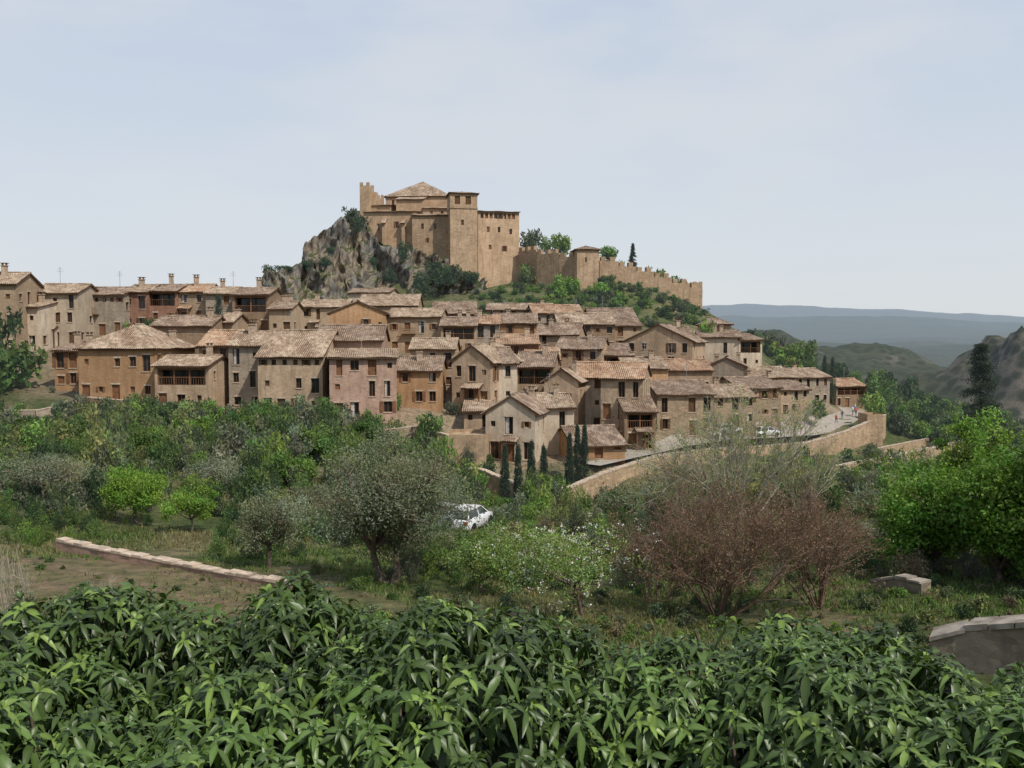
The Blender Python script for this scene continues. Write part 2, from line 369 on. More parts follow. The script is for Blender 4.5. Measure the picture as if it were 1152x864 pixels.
def panel(B,o,u,n,L,z0,z1,holes,rnd):
    o=Vector(o);u=Vector(u);n=Vector(n)
    def pt(a,z,d=0): return o+u*a+Vector((0,0,z))-n*d
    hs=[h for h in holes if h[0]>.15 and h[1]<L-.15 and h[2]>z0 and h[3]<z1-.12]
    xs=sorted({0,L}|{h[0] for h in hs}|{h[1] for h in hs}); zs=sorted({z0,z1}|{h[2] for h in hs}|{h[3] for h in hs})
    mb=B['walls']
    for i in range(len(xs)-1):
        for j in range(len(zs)-1):
            ca=(xs[i]+xs[i+1])/2; cz=(zs[j]+zs[j+1])/2
            if any(h[0]<ca<h[1] and h[2]<cz<h[3] for h in hs): continue
            mb.quad(pt(xs[i],zs[j]),pt(xs[i+1],zs[j]),pt(xs[i+1],zs[j+1]),pt(xs[i],zs[j+1]))
    for h in hs:
        a0,a1,b0,b1,k=h; d=.28 if k!='gal' else 1.5
        mb.quad(pt(a0,b0),pt(a1,b0),pt(a1,b0,d),pt(a0,b0,d)); mb.quad(pt(a0,b1,d),pt(a1,b1,d),pt(a1,b1),pt(a0,b1))
        mb.quad(pt(a0,b0),pt(a0,b0,d),pt(a0,b1,d),pt(a0,b1)); mb.quad(pt(a1,b0,d),pt(a1,b0),pt(a1,b1),pt(a1,b1,d))
        mb.quad(pt(a0,b0,d),pt(a1,b0,d),pt(a1,b1,d),pt(a0,b1,d))
        pane(B,pt,a0,a1,b0,b1,k,rnd)
    return pt
def slope_tiles(B,E0,E1,R0,R1):
    E0,E1,R0,R1=map(Vector,(E0,E1,R0,R1)); u=(E1-E0); L=u.length; u/=L
    r0=(R0-E0).dot(u); r1=(R1-E0).dot(u); s=R0-(E0+u*r0); SL=s.length
    n=u.cross(s).normalized()
    if n.z<0: n=-n
    nc=max(4,int(L/.065)); rows=max(2,int(SL/1.1)+1); us=np.linspace(0,L,nc)
    sm=np.ones(nc)
    if r0>1e-3: sm=np.minimum(sm,us/r0)
    if L-r1>1e-3: sm=np.minimum(sm,(L-us)/(L-r1))
    off=.065+.055*np.cos(2*math.pi*us/.26); mb=B['roof']; b=len(mb.v)
    ph=random.random()*9
    for k in range(rows):
        t=k/(rows-1)
        for q in range(nc):
            p=E0+u*us[q]+s*(sm[q]*t)+n*(off[q]+.05*math.sin(us[q]*1.1+ph+t*3))
            mb.v.append(p[:]); mb.uv.append((us[q]+ph*10,t*sm[q]*SL))
    for k in range(rows-1):
        for q in range(nc-1): mb.f.append((b+k*nc+q,b+k*nc+q+1,b+(k+1)*nc+q+1,b+(k+1)*nc+q))
    d=B['roof_deck']; dn=n*.14
    pts=[E0,E1,R1,R0]
    if (R1-R0).length<.01: 
        i=len(d.v); d.v+=[tuple(p-dn) for p in (E0,E1,R0)]+[tuple(p) for p in (E0,E1,R0)]
        d.f+=[(i,i+1,i+2),(i+3,i+4,i+5),(i,i+1,i+4,i+3),(i+1,i+2,i+5,i+4),(i+2,i,i+3,i+5)]
    else: d.hexa([p-dn for p in pts]+[p for p in pts])
def ridge(B,a,b):
    a=Vector(a);b=Vector(b); u=(b-a); L=u.length
    if L<.1: return
    u/=L; s=Vector((-u.y,u.x,0)).normalized(); m=B['roof']; n=max(2,int(L/.45))
    for k in range(n):
        p=a+u*(L*k/n); q=a+u*(L*(k+1)/n+.03); i=len(m.v)
        for e,r in ((p,.17),(q,.14)):
            for ang in (0,45,90,135,180):
                c,s_=math.cos(math.radians(ang)),math.sin(math.radians(ang)); v=e+s*(c*r)+Vector((0,0,s_*r+.06)); m.v.append(v[:]); m.uv.append((k*1.7,0.1))
        for t in range(4): m.f.append((i+t,i+t+1,i+6+t,i+5+t))
def new_B(): 
    return {k:MB() for k in ('walls','roof','roof_deck','windows','woodwork','stone_trim','chimney','curtains','antenna')}
def auto_holes(L,z_lo,H,win,rnd,side=False):
    hs=[]
    if win=='n' or L<2.2: return hs
    ns=max(1,int(round(H/2.9))); sh=H/ns
    nc=max(1,int(round(L/(2.1 if not side else 3.2)))); 
    for s in range(ns):
        zb=s*sh
        if s==ns-1 and win=='gal' and not side:
            hs.append((.35,L-.35,zb+.35,H-.35,'gal')); continue
        if s==ns-1 and win=='sol' and not side:
            k=int(L/1.15)
            for i in range(k): a=(i+.5)*L/k; hs.append((a-.27,a+.27,H-1.15,H-.5,'small'))
            continue
        for i in range(nc):
            if rnd.random()<(.12 if not side else .35): continue
            a=(i+.5)*L/nc+rnd.uniform(-.18,.18); t=rnd.random(); w=rnd.choice((.35,.42,.5)); hh=rnd.choice((1.0,1.2,1.4))
            if s==0 and t<.3: hs.append((a-.5,a+.5,zb+.02,zb+min(2.1,sh-.3),'door'))
            elif t<.5: hs.append((a-w,a+w,zb+.35,zb+min(2.35,sh-.3),'win'))
            elif t<.68: hs.append((a-.28,a+.28,zb+1.2,zb+min(1.85,sh-.3),'small'))
            else: hs.append((a-w,a+w,zb+.95,zb+min(.95+hh,sh-.25),'win'))
    return hs
def build_house(parent_name,h,parent=None,fh=None,crenel=False,tile=None,deep=5):
    xl,xr,ye,yb,Y,yaw,D,roof,rise,mat,win=h
    rnd=random.Random(int(xl*7+xr*13+ye*3))
    mid=(xl+xr)/2; base=W(mid,yb,Y); top=W(mid,ye,Y); H=top.z-base.z
    yr=math.radians(yaw); w=(xr-xl)/F*Y/math.cos(yr)
    e=empty(parent_name,base,yr,parent)
    B=new_B(); hw=w/2
    tm=tile or rnd.choice([TILES[0],TILES[0],TILES[1],TILES[1],TILES[2]])
    fr_h=auto_holes(w,0,H,win,rnd) if fh is None else [((a-xl)/F*Y/math.cos(yr),(b-xl)/F*Y/math.cos(yr),(yb-d)/F*Y,(yb-c)/F*Y,k) for a,b,c,d,k in fh]
    si=auto_holes(D,0,H,win if win=='n' else 'r',rnd,True) if fh is None else []
    panel(B,(-hw,0,0),(1,0,0),(0,-1,0),w,-deep,H,fr_h,rnd)
    panel(B,(hw,0,0),(0,1,0),(1,0,0),D,-deep,H,si,rnd)
    panel(B,(hw,D,0),(-1,0,0),(0,1,0),w,-deep,H,[],rnd)
    panel(B,(-hw,D,0),(0,-1,0),(-1,0,0),D,-deep,H,[] if fh is not None else auto_holes(D,0,H,win if win=='n' else 'r',rnd,True),rnd)
    ov=.5; og=.25; wl=B['walls']; zt=H+.02
    def rz(x,y):
        if roof=='gx': return H+rise*(1-abs(y-D/2)/(D/2))
        if roof=='gy': return H+rise*(1-abs(x)/hw)
        if roof=='sh': return H+rise*y/D
        return H+rise*.3
    if roof=='gx':
        k=rise/(D/2); z0=zt-k*ov
        slope_tiles(B,(-hw-og,-ov,z0),(hw+og,-ov,z0),(-hw-og,D/2,zt+rise),(hw+og,D/2,zt+rise))
        slope_tiles(B,(hw+og,D+ov,z0),(-hw-og,D+ov,z0),(hw+og,D/2,zt+rise),(-hw-og,D/2,zt+rise))
        ridge(B,(-hw-og,D/2,zt+rise),(hw+og,D/2,zt+rise))
        wl.tri((hw,0,H),(hw,D,H),(hw,D/2,H+rise-.1)); wl.tri((-hw,D,H),(-hw,0,H),(-hw,D/2,H+rise-.1))
    elif roof=='gy':
        k=rise/hw; z0=zt-k*ov
        slope_tiles(B,(-hw-ov,D+og,z0),(-hw-ov,-og,z0),(0,D+og,zt+rise),(0,-og,zt+rise))
        slope_tiles(B,(hw+ov,-og,z0),(hw+ov,D+og,z0),(0,-og,zt+rise),(0,D+og,zt+rise))
        ridge(B,(0,-og,zt+rise),(0,D+og,zt+rise))
        wl.tri((-hw,0,H),(hw,0,H),(0,0,H+rise-.1)); wl.tri((hw,D,H),(-hw,D,H),(0,D,H+rise-.1))
    elif roof=='sh':
        k=rise/D
        slope_tiles(B,(-hw-og,-ov,zt-k*ov),(hw+og,-ov,zt-k*ov),(-hw-og,D+.2,zt+rise+k*.2),(hw+og,D+.2,zt+rise+k*.2))
        wl.tri((hw,0,H),(hw,D,H),(hw,D,H+rise-.05)); wl.tri((-hw,D,H),(-hw,0,H),(-hw,D,H+rise-.05))
        wl.quad((hw,D,H),(-hw,D,H),(-hw,D,H+rise-.05),(hw,D,H+rise-.05))
    elif roof=='hip':
        m=min(hw,D/2); k=rise/m; z0=zt-k*ov; x0,x1,y0,y1=-hw-ov,hw+ov,-ov,D+ov; m2=m+ov
        if w>=D: ra,rb=(x0+m2,D/2,zt+rise),(x1-m2,D/2,zt+rise)
        else: ra,rb=(0,y0+m2,zt+rise),(0,y1-m2,zt+rise)
        if w>=D:
            slope_tiles(B,(x0,y0,z0),(x1,y0,z0),ra,rb); slope_tiles(B,(x1,y1,z0),(x0,y1,z0),rb,ra)
            slope_tiles(B,(x1,y0,z0),(x1,y1,z0),rb,rb); slope_tiles(B,(x0,y1,z0),(x0,y0,z0),ra,ra)
        else:
            slope_tiles(B,(x0,y0,z0),(x1,y0,z0),ra,ra); slope_tiles(B,(x1,y1,z0),(x0,y1,z0),rb,rb)
            slope_tiles(B,(x1,y0,z0),(x1,y1,z0),ra,rb); slope_tiles(B,(x0,y1,z0),(x0,y0,z0),rb,ra)
        ridge(B,ra,rb)
    else:
        wl.quad((-hw,0,H-.4),(hw,0,H-.4),(hw,D,H-.4),(-hw,D,H-.4))
        if crenel:
            def mer(x0,x1,y0,y1): wl.box(x0,x1,y0,y1,H,H+.9)
            n=max(2,int(w/1.7)); st=w/(2*n-1)
            for i in range(n):
                mer(-hw+2*i*st,-hw+(2*i+1)*st,.003,.45); mer(-hw+2*i*st,-hw+(2*i+1)*st,D-.45,D-.003)
            n=max(2,int(D/1.7)); st=D/(2*n-1)
            for i in range(1,n-1): mer(hw-.45,hw-.003,2*i*st,(2*i+1)*st); mer(-hw+.003,-hw+.45,2*i*st,(2*i+1)*st)
    if roof!='flat' and fh is None:
        for q in range(rnd.choice((0,1,1,2))):
            x=rnd.uniform(-hw*.7,hw*.7); y=rnd.uniform(D*.35,D*.8); z=rz(x,y); s=rnd.uniform(.28,.4); hh=rnd.uniform(.9,1.5)
            B['chimney'].box(x-s,x+s,y-s*.8,y+s*.8,z-.6,z+hh); B['chimney'].box(x-s-.1,x+s+.1,y-s*.8-.1,y+s*.8+.1,z+hh+.003,z+hh+.1)
            for sx in (-1,1):
                B['chimney'].box(x+sx*s*.7-.07,x+sx*s*.7+.07,y-s*.6,y+s*.6,z+hh+.1,z+hh+.35)
            B['roof_deck'].box(x-s-.15,x+s+.15,y-s-.05,y+s+.05,z+hh+.353,z+hh+.42)
        if rnd.random()<.3:
            x=rnd.uniform(-hw*.6,hw*.6); y=D*.5; z=rz(x,y); an=B['antenna']; an.box(x-.025,x+.025,y-.025,y+.025,z-.1,z+2.6)
            for q in range(3): an.box(x-.5+q*.1,x+.5-q*.1,y-.015,y+.015,z+1.9+q*.28,z+1.93+q*.28)
        if roof in('gx','sh'):
            n=int(w/.7)
            for i in range(n): 
                x=-hw+.3+i*.7; B['woodwork'].box(x-.05,x+.05,-.42,-.003,H-.26,H-.14)
        if H>6 and w>4.5 and rnd.random()<.55:
            zb=round(H/2.9)-1; zz=H/max(1,round(H/2.9))*max(1,zb)+.28; x=rnd.uniform(-hw*.5,hw*.3)
            wd=B['woodwork']; wd.box(x-1.2,x+1.2,-.8,-.003,zz-.1,zz)
            for i in range(13): wd.box(x-1.2+i*.19,x-1.17+i*.19,-.78,-.75,zz,zz+.9)
            wd.box(x-1.2,x+1.2,-.8,-.74,zz+.9,zz+.95)
        if rnd.random()<.35 and H>5:
            lx=rnd.uniform(-hw*.5,hw*.2); lw=rnd.uniform(1.6,2.6); zz=2.5; 
            slope_tiles(B,(lx-lw/2,-1.5,zz),(lx+lw/2,-1.5,zz),(lx-lw/2,-.02,zz+.5),(lx+lw/2,-.02,zz+.5))
            for sx in (lx-lw/2+.1,lx+lw/2-.1): B['woodwork'].box(sx-.06,sx+.06,-1.4,-1.28,-2,zz-.12)
    B['walls'].obj('walls',WALLS[mat],e); B['roof'].obj('roof',tm,e,smooth=True); B['roof_deck'].obj('roof_deck',M_WOOD,e)
    B['windows'].obj('windows',M_GLASS,e); B['woodwork'].obj('woodwork',M_SHUT if rnd.random()<.5 else M_WOOD,e)
    B['stone_trim'].obj('stone_trim',M_STONE,e); B['chimney'].obj('chimney',M_CHIM,e); B['curtains'].obj('curtains',M_CURT,e); B['antenna'].obj('antenna',M_METAL,e)
    return e
for h in HS: build_house('stone_house' if h[10]!='n' else 'stone_outbuilding',h)
# ---------------------------------------------------------------- castle
castle=empty('castle_church')
def S(x0,x1,y0,y1,k='small'): return (x0,x1,y0,y1,k)
T0=TILES[0]
build_house('chapel_block',(409,466,238,292,231,-6,13,'sh',1.4,'castle','n'),castle,[S(424,427,252,260),S(445,448,250,257)],tile=T0)
build_house('apse_block',(414,440,231,285,238,-8,10,'sh',1.2,'castle','n'),castle,[],tile=T0)
build_house('nave',(434,506,220,290,243,-4,17,'hip',5.0,'castle','n'),castle,[S(441,444,226,232),S(470,473,228,235)],tile=T0)
build_house('transept',(446,476,224,280,237,-4,7,'sh',1.6,'castle','n'),castle,[],tile=T0)
build_house('sacristy',(464,508,242,292,228,0,11,'sh',1.8,'castle2','n'),castle,[S(474,477,252,258),S(488,491,252,258),S(480,482,268,273)],tile=T0)
build_house('lean_to',(476,508,234,280,236,0,7,'sh',1.2,'castle','n'),castle,[S(484,487,238,241),S(496,499,238,241)],tile=T0)
for bx in (411,430,452): build_house('buttress',(bx,bx+3.4,250,294,229.3,-6,2,'sh',1.2,'castle2','n'),castle,[],tile=T0)
build_house('bell_tower',(507,537,217,315,224,10,7.5,'hip',.7,'castle2','n'),castle,[S(512,518,222,231),S(524,530,222,231),S(519,522,248,254)],tile=T0)
build_house('tower_string_course',(506.6,537.4,233,234.4,223.9,10,7.8,'flat',0,'ret','n'),castle,[],deep=0)
arc=[S(541+i*5,544.4+i*5,241,247) for i in range(8)]
build_house('gallery_palace',(538,584,238,322,227,12,15,'gx',.9,'castle','n'),castle,arc+[S(548,551,256,262),S(560,563,256,262),S(573,576,258,264),S(550,553,276,281),S(566,569,277,283)],tile=T0)
build_house('ruined_tower',(405,416,209,262,236,-5,5,'flat',0,'castle2','n'),castle,[],crenel=True)
build_house('ruined_wall',(416,424,216,262,238,-5,1.6,'flat',0,'castle2','n'),castle,[],crenel=False)
build_house('ruined_wall',(424,431,223,262,238,-5,1.6,'flat',0,'castle2','n'),castle,[],crenel=True)
build_house('wall_tower',(649,674,280,328,213,8,5.5,'hip',.9,'castle2','n'),castle,[S(658,660,290,295)],tile=TILES[1])
build_house('end_turret',(780,790,321,352,220,8,3,'flat',0,'castle2','n'),castle,[],crenel=True)
def wall_run(name,pts,thick,mat,cren=False,cope=.0,parent=None,step=None,copemat=None):
    V=[W(p[0],p[1],p[2]) for p in pts]; D=[p[3] for p in pts]; mb=MB(); cp=MB()
    for i in range(len(V)-1):
        a,b=V[i],V[i+1]; L=(b-a).length; n=max(1,int(L/(step or 4)))
        for k in range(n):
            p=a.lerp(b,k/n); q=a.lerp(b,(k+1)/n); dd=D[i]+(D[i+1]-D[i])*(k+.5)/n+1.8
            u=(q-p); u.z=0; u.normalize(); s=Vector((-u.y,u.x,0))*thick*.5
            if cren: z0=z1=(p.z+q.z)/2
            else: z0,z1=p.z,q.z
            def V3(v,z,t): return Vector((v.x,v.y,z))+s*t
            zb=min(z0,z1)-dd
            mb.hexa([V3(p,zb,-1),V3(q,zb,-1),V3(q,zb,1),V3(p,zb,1),V3(p,z0,-1),V3(q,z1,-1),V3(q,z1,1),V3(p,z0,1)])
            if cren:
                l=(q-p).length; m=max(1,int(l/1.9))
                for j in range(m):
                    x0=p.lerp(q,(j+.12)/m); x1=p.lerp(q,(j+.62)/m); s2=.96
                    mb.hexa([V3(x0,z0+.002,-s2),V3(x1,z0+.002,-s2),V3(x1,z0+.002,s2),V3(x0,z0+.002,s2),V3(x0,z0+1,-s2),V3(x1,z0+1,-s2),V3(x1,z0+1,s2),V3(x0,z0+1,s2)])
            if cope:
                m=max(1,int((q-p).length/.5)); 
                for j in range(m):
                    x0=p.lerp(q,j/m); x1=p.lerp(q,(j+.94)/m); e=random.uniform(-.04,.04); s2=1.15+random.uniform(-.08,.1)
                    za=z0+(z1-z0)*j/m+.003; zc=z0+(z1-z0)*(j+.94)/m+.003
                    cp.hexa([V3(x0,za,-s2),V3(x1,zc,-s2),V3(x1,zc,s2),V3(x0,za,s2),V3(x0,za+cope+e,-s2),V3(x1,zc+cope+e,-s2),V3(x1,zc+cope+e,s2),V3(x0,za+cope+e,s2)])
    e=empty(name,(0,0,0)) ; mb.obj('masonry',WALLS[mat],e); cp.obj('coping',copemat or M_STONE,e); return e
wall_run('castle_rampart',CWALL,1.2,'castle2',True,step=6); wall_run('castle_rampart',CWALL2,1.2,'castle2',True,step=4.5)
wall_run('stone_retaining_wall',WALL1,.6,'ret',cope=.15); wall_run('stone_retaining_wall',WALL2,.6,'ret',cope=.15)
wall_run('stone_garden_wall',[(68,608,37,.3),(130,621,35.5,.3),(200,634,34,.3),(270,647,32.5,.3),(332,657,31.5,.3)],.4,'pink',cope=.08,step=3)
M_COPE=plain('grey_coping_stone',(.27,.235,.195),.95,.1,.4,2.5)
wall_run('dry_stone_wall',[(1048,716,20,1.4),(1090,706,19.6,1.4),(1180,700,18.5,1.6)],.7,'fine',cope=.1,step=1.2,copemat=M_COPE)
wall_run('dry_stone_wall',[(984,654,33,1.2),(1012,650,32,1.2),(1042,656,31,1.2)],.5,'fine',cope=.1,step=1.5,copemat=M_COPE)
wall_run('stone_terrace_wall',[(-30,462,101,2.5),(40,462,101,2.5),(92,452,104,2.5)],.5,'grey',cope=.1)
wall_run('stone_terrace_wall',[(90,447,105,2.5),(160,452,103,2.5),(235,462,102,2.0)],.5,'brown',cope=.1)
wall_run('stone_terrace_wall',[(-40,560,58,1.6),(60,552,60,1.6),(130,548,62,1.4)],.5,'grey',cope=.1)
wall_run('stone_terrace_wall',[(430,484,99,3.0),(470,480,100,3.5),(505,490,98,3.5)],.5,'stone',cope=.1)
wall_run('stone_terrace_wall',[(540,572,76,1.5),(600,577,72,1.5),(660,569,74,1.5)],.4,'ret',cope=.1)
wall_run('stone_terrace_wall',[(985,505,135,2),(1030,496,150,2),(1075,488,165,2)],.5,'ret',cope=.1)
build_house('stone_bastion',(975,993,466,505,149,0,4,'flat',0,'ret','n'),None,[],crenel=False)
# ---------------------------------------------------------------- rock cliff
def cliff():
    nu,nv=240,80; px=np.linspace(CLIFF[0][0],CLIFF[-1][0],nu); a=np.array(CLIFF,float)
    yt=np.interp(px,a[:,0],a[:,1]); Yt=np.interp(px,a[:,0],a[:,2]); V=[]
    for j in range(nv):
        t=j/(nv-1)
        for i in range(nu):
            top=W(px[i],yt[i],Yt[i])
            zb=W(px[i],360,Yt[i]-10).z
            if t<.72:
                s=t/.72; y=Yt[i]-9*(1-s)**1.4+0; z=zb+(top.z-zb)*s; x=top.x
            else:
                s=(t-.72)/.28; y=Yt[i]+16*s; z=top.z-1.5*s-7*max(0,s-.5); x=top.x
            p=Vector((x*.16,y*.16,z*.07)); r1=mnoise.ridged_multi_fractal(p,1,2.1,5,1,2,noise_basis='PERLIN_ORIGINAL')
            p2=Vector((x*.5,y*.5,z*.3)); f=mnoise.fractal(p2,1,2,5,noise_basis='PERLIN_ORIGINAL')
            edge=min(1,i/12,(nu-1-i)/12)
            V.append((x+f*1.0,y-(r1-1.1)*3.2*edge-f*1.3,z+f*1.4*(1 if t>.3 else .3)))
    i,j=np.meshgrid(np.arange(nv-1),np.arange(nu-1),indexing='ij')
    Q=np.stack([i*nu+j,i*nu+j+1,(i+1)*nu+j+1,(i+1)*nu+j],-1).reshape(-1,4)
    g=G('cliff_rock'); n1=g.noise(.22,4); n2=g.noise(.9,6,g.mapv((1,1,.35)),.7)
    c=g.mix(g.ramp(n1,.42,.58),(.22,.21,.20),(.29,.235,.175)); c=g.mix(g.ramp(n2,.40,.56),g.mix(.75,c,(.05,.047,.044)),c)
    nz=g.n('ShaderNodeSeparateXYZ'); gg=g.n('ShaderNodeNewGeometry'); g.l(gg.outputs['Normal'],nz.inputs[0])
    gr=g.math('MULTIPLY',g.ramp(nz.outputs[2],.3,.6),g.ramp(g.noise(.5,4),.38,.5)); c=g.mix(gr,c,(.055,.07,.028))
    g.col(c); g.rough(.95,.1); g.bump(n2,.9,.5)
    np_mesh('rock_cliff',V,Q,g.m,smooth=False)
cliff()
# ---------------------------------------------------------------- road
def ribbon(name,pts,wd,mat,dz=.06,drape=False):
    V=[W(*p) for p in pts]; fine=[]
    for i in range(len(V)-1):
        a=V[max(0,i-1)];b=V[i];c=V[i+1];d=V[min(len(V)-1,i+2)]
        for k in range(10):
            t=k/10; fine.append(.5*((2*b)+(c-a)*t+(2*a-5*b+4*c-d)*t*t+(3*b-a-3*c+d)*t**3))
    fine.append(V[-1]); out=[]
    for i,p in enumerate(fine):
        u=fine[min(i+1,len(fine)-1)]-fine[max(0,i-1)]; u.z=0; u.normalize(); s=Vector((-u.y,u.x,0))*wd/2
        for t in (-1,-.33,.33,1): 
            q=p+s*t; zz=gz1(q.x,q.y)
            out.append((q.x,q.y,zz+dz if drape else max(p.z+dz,zz+.03)))
    n=len(fine); Q=[(i*4+k,i*4+k+1,(i+1)*4+k+1,(i+1)*4+k) for i in range(n-1) for k in range(3)]
    np_mesh(name,out,np.array(Q)[:,::-1],mat,smooth=True); return fine
M_ROAD=plain('road_paving',(.30,.265,.225),.9,.1,.15,1.5)
ROADF=ribbon('road',ROAD,5.0,M_ROAD)
ribbon('dirt_path',[(480,636,40),(520,628,44),(570,612,50),(620,590,60),(680,578,66),(720,560,80)],3.0,plain('dirt',(.34,.29,.22),.95,.1,.2,2),.07,True)
# ---------------------------------------------------------------- cars
M_TYRE=plain('tyre',(.02,.02,.02)); M_CG=plain('car_glass',(.02,.025,.03),.08,.6,.2); M_LAMP=plain('car_lamp',(.6,.6,.58),.2,.5); M_RL=plain('car_rear_lamp',(.4,.02,.02),.3,.5)
def car(px,Y,rz,c,py=None,tall=0):
    x=W(px,400,Y).x; z=gz1(x,Y)+.03
    if py: z=max(z,W(px,py,Y).z)
    e=empty('parked_car',(x,Y,z),rz)
    pm=G('car_paint'); pm.col(c); pm.rough(.3,.5); pm.b.inputs['Coat Weight'].default_value=.5
    st=[(-2.1,.55,.35,.78),(-2.0,.9,.25,.84),(-1.3,.95+tall*.1,.2,.88),(0,.97+tall*.1,.2,.89),(.9,.93,.2,.88),(1.7,.82,.22,.84),(2.05,.6,.3,.75)]
    V=[];Q=[]
    for (xx,zt,zb,hw) in st:
        V+=[(xx,-hw*.92,zb),(xx,-hw,(zb+zt)*.5),(xx,-hw*.93,zt),(xx,0,zt+.04),(xx,hw*.93,zt),(xx,hw,(zb+zt)*.5),(xx,hw*.92,zb)]
    for i in range(len(st)-1):
        for k in range(7): Q.append((i*7+k,(i+1)*7+k,(i+1)*7+(k+1)%7,i*7+(k+1)%7))
    m=MB(); m.v=V; m.f=[q for q in Q]+[tuple(range(7)),tuple(range((len(st)-1)*7+6,(len(st)-1)*7-1,-1))]
    b=m.obj('body',pm.m,e,True); bv=b.modifiers.new('b','BEVEL'); bv.width=.03
    t=1.42+tall*.35; cab=MB(); gl=MB(); x0,x1,x2,x3=(-1.95,-1.55,.35,1.05)
    lo=.93; 
    gl.hexa([(x0,-.78,lo),(x3,-.78,lo),(x3,.78,lo),(x0,.78,lo),(x1,-.6,t-.03),(x2,-.6,t-.03),(x2,.6,t-.03),(x1,.6,t-.03)])
    cab.box(x1-.02,x2+.02,-.62,.62,t-.028,t+.03)
    for sy in (-1,1):
        for xa,xb in ((x0,x1),(x3,x2),(-.35,-.35)):
            cab.hexa([(xa-.05,sy*.79-.02,lo),(xa+.05,sy*.79-.02,lo),(xa+.05,sy*.79+.02,lo),(xa-.05,sy*.79+.02,lo),(xb-.05,sy*.61-.02,t),(xb+.05,sy*.61-.02,t),(xb+.05,sy*.61+.02,t),(xb-.05,sy*.61+.02,t)])
    gl.obj('windows',M_CG,e); o=cab.obj('roof',pm.m,e); 
    wh=MB()
    for xx in (-1.3,1.3):
        for sy in (-1,1):
            i=len(wh.v); n=16
            for yy in (sy*.68,sy*.9):
                for k in range(n): a=2*math.pi*k/n; wh.v.append((xx+.33*math.cos(a),yy,.33+.33*math.sin(a)))
            wh.f+=[(i+k,i+(k+1)%n,i+n+(k+1)%n,i+n+k) for k in range(n)]+[tuple(i+k for k in range(n)),tuple(i+n+k for k in range(n))]
    wh.obj('wheels',M_TYRE,e)
    la=MB(); la.box(2.0,2.07,-.7,-.4,.6,.72); la.box(2.0,2.07,.4,.7,.6,.72); la.obj('headlamps',M_LAMP,e)
    lb=MB(); lb.box(-2.12,-2.0,-.78,-.55,.65,.85); lb.box(-2.12,-2.0,.55,.78,.65,.85); lb.obj('tail_lamps',M_RL,e)
wh=(.66,.67,.69)
for px,Y,r,c,py in ((795,124,.3,wh,495),(820,128,.35,wh,494),(843,132,.4,(.7,.7,.7),492),(864,136,.45,wh,491),(468,97,.2,(.3,.31,.33),None),(490,98,.9,(.03,.035,.045),None),(528,55,1.2,wh,None),(500,55,1.1,(.5,.52,.55),None),(474,52,.9,(.12,.13,.16),None)):
    car(px,Y,r,c,py)
# ---------------------------------------------------------------- people
def person(px,py,Y,shirt,trous,rz,st=.25):
    loc=W(px,py,Y); loc.z=max(loc.z,gz1(loc.x,loc.y))+.05
    J=[(0,0,.95,.13),(0,0,1.15,.13),(0,0,1.38,.15),(0,0,1.5,.06),(0,.01,1.62,.1),(0,.01,1.7,.08),
       (.1,0,.88,.09),(.11,st*.5,.48,.065),(.11,st*.6,.08,.045),(.11,st*.6+.14,.04,.04),(-.1,0,.88,.09),(-.11,-st*.3,.48,.065),(-.11,-st,.1,.045),(-.11,-st+.14,.04,.04),
       (.2,0,1.4,.06),(.25,-.06,1.13,.045),(.25,.06,.88,.035),(-.2,0,1.4,.06),(-.25,.08,1.13,.045),(-.25,.16,.9,.035)]
    E=[(0,1),(1,2),(2,3),(3,4),(4,5),(0,6),(6,7),(7,8),(8,9),(0,10),(10,11),(11,12),(12,13),(2,14),(14,15),(15,16),(2,17),(17,18),(18,19)]
    me=bpy.data.meshes.new('figure'); me.from_pydata([j[:3] for j in J],E,[]); o=bpy.data.objects.new('pedestrian',me); COL.objects.link(o)
    o.modifiers.new('s','SKIN'); 
    for i,d in enumerate(me.skin_vertices[0].data): d.radius=(J[i][3],J[i][3]*.85)
    me.skin_vertices[0].data[0].use_root=True
    ss_=o.modifiers.new('u','SUBSURF'); ss_.levels=1; ss_.render_levels=1
    g=G('clothes'); tc=g.n('ShaderNodeTexCoord'); sp=g.n('ShaderNodeSeparateXYZ'); g.l(tc.outputs['Object'],sp.inputs[0])
    a=g.math('GREATER_THAN',sp.outputs[2],.95); b=g.math('GREATER_THAN',sp.outputs[2],1.5); d=g.math('GREATER_THAN',sp.outputs[2],1.66)
    g.col(g.mix(d,g.mix(b,g.mix(a,trous,shirt),(.45,.28,.2)),(.05,.03,.02))); g.rough(.8); me.materials.append(g.m)
    o.location=loc; o.rotation_euler=(0,0,rz)
for t,off,sh,tr in ((.72,.5,(.5,.1,.1),(.05,.06,.1)),(.74,-.6,(.6,.6,.6),(.08,.08,.1)),(.8,0,(.1,.2,.45),(.15,.13,.1)),(.84,1,(.55,.5,.4),(.05,.05,.06)),(.66,0,(.08,.08,.1),(.1,.12,.2)),(.6,.8,(.6,.2,.1),(.05,.05,.08))):
    p=ROADF[int(t*(len(ROADF)-1))]; x=p.x+off; q=(x/(p.y)*F+CX)
    person(q,HY-p.z/p.y*F,p.y,sh,tr,t*9)
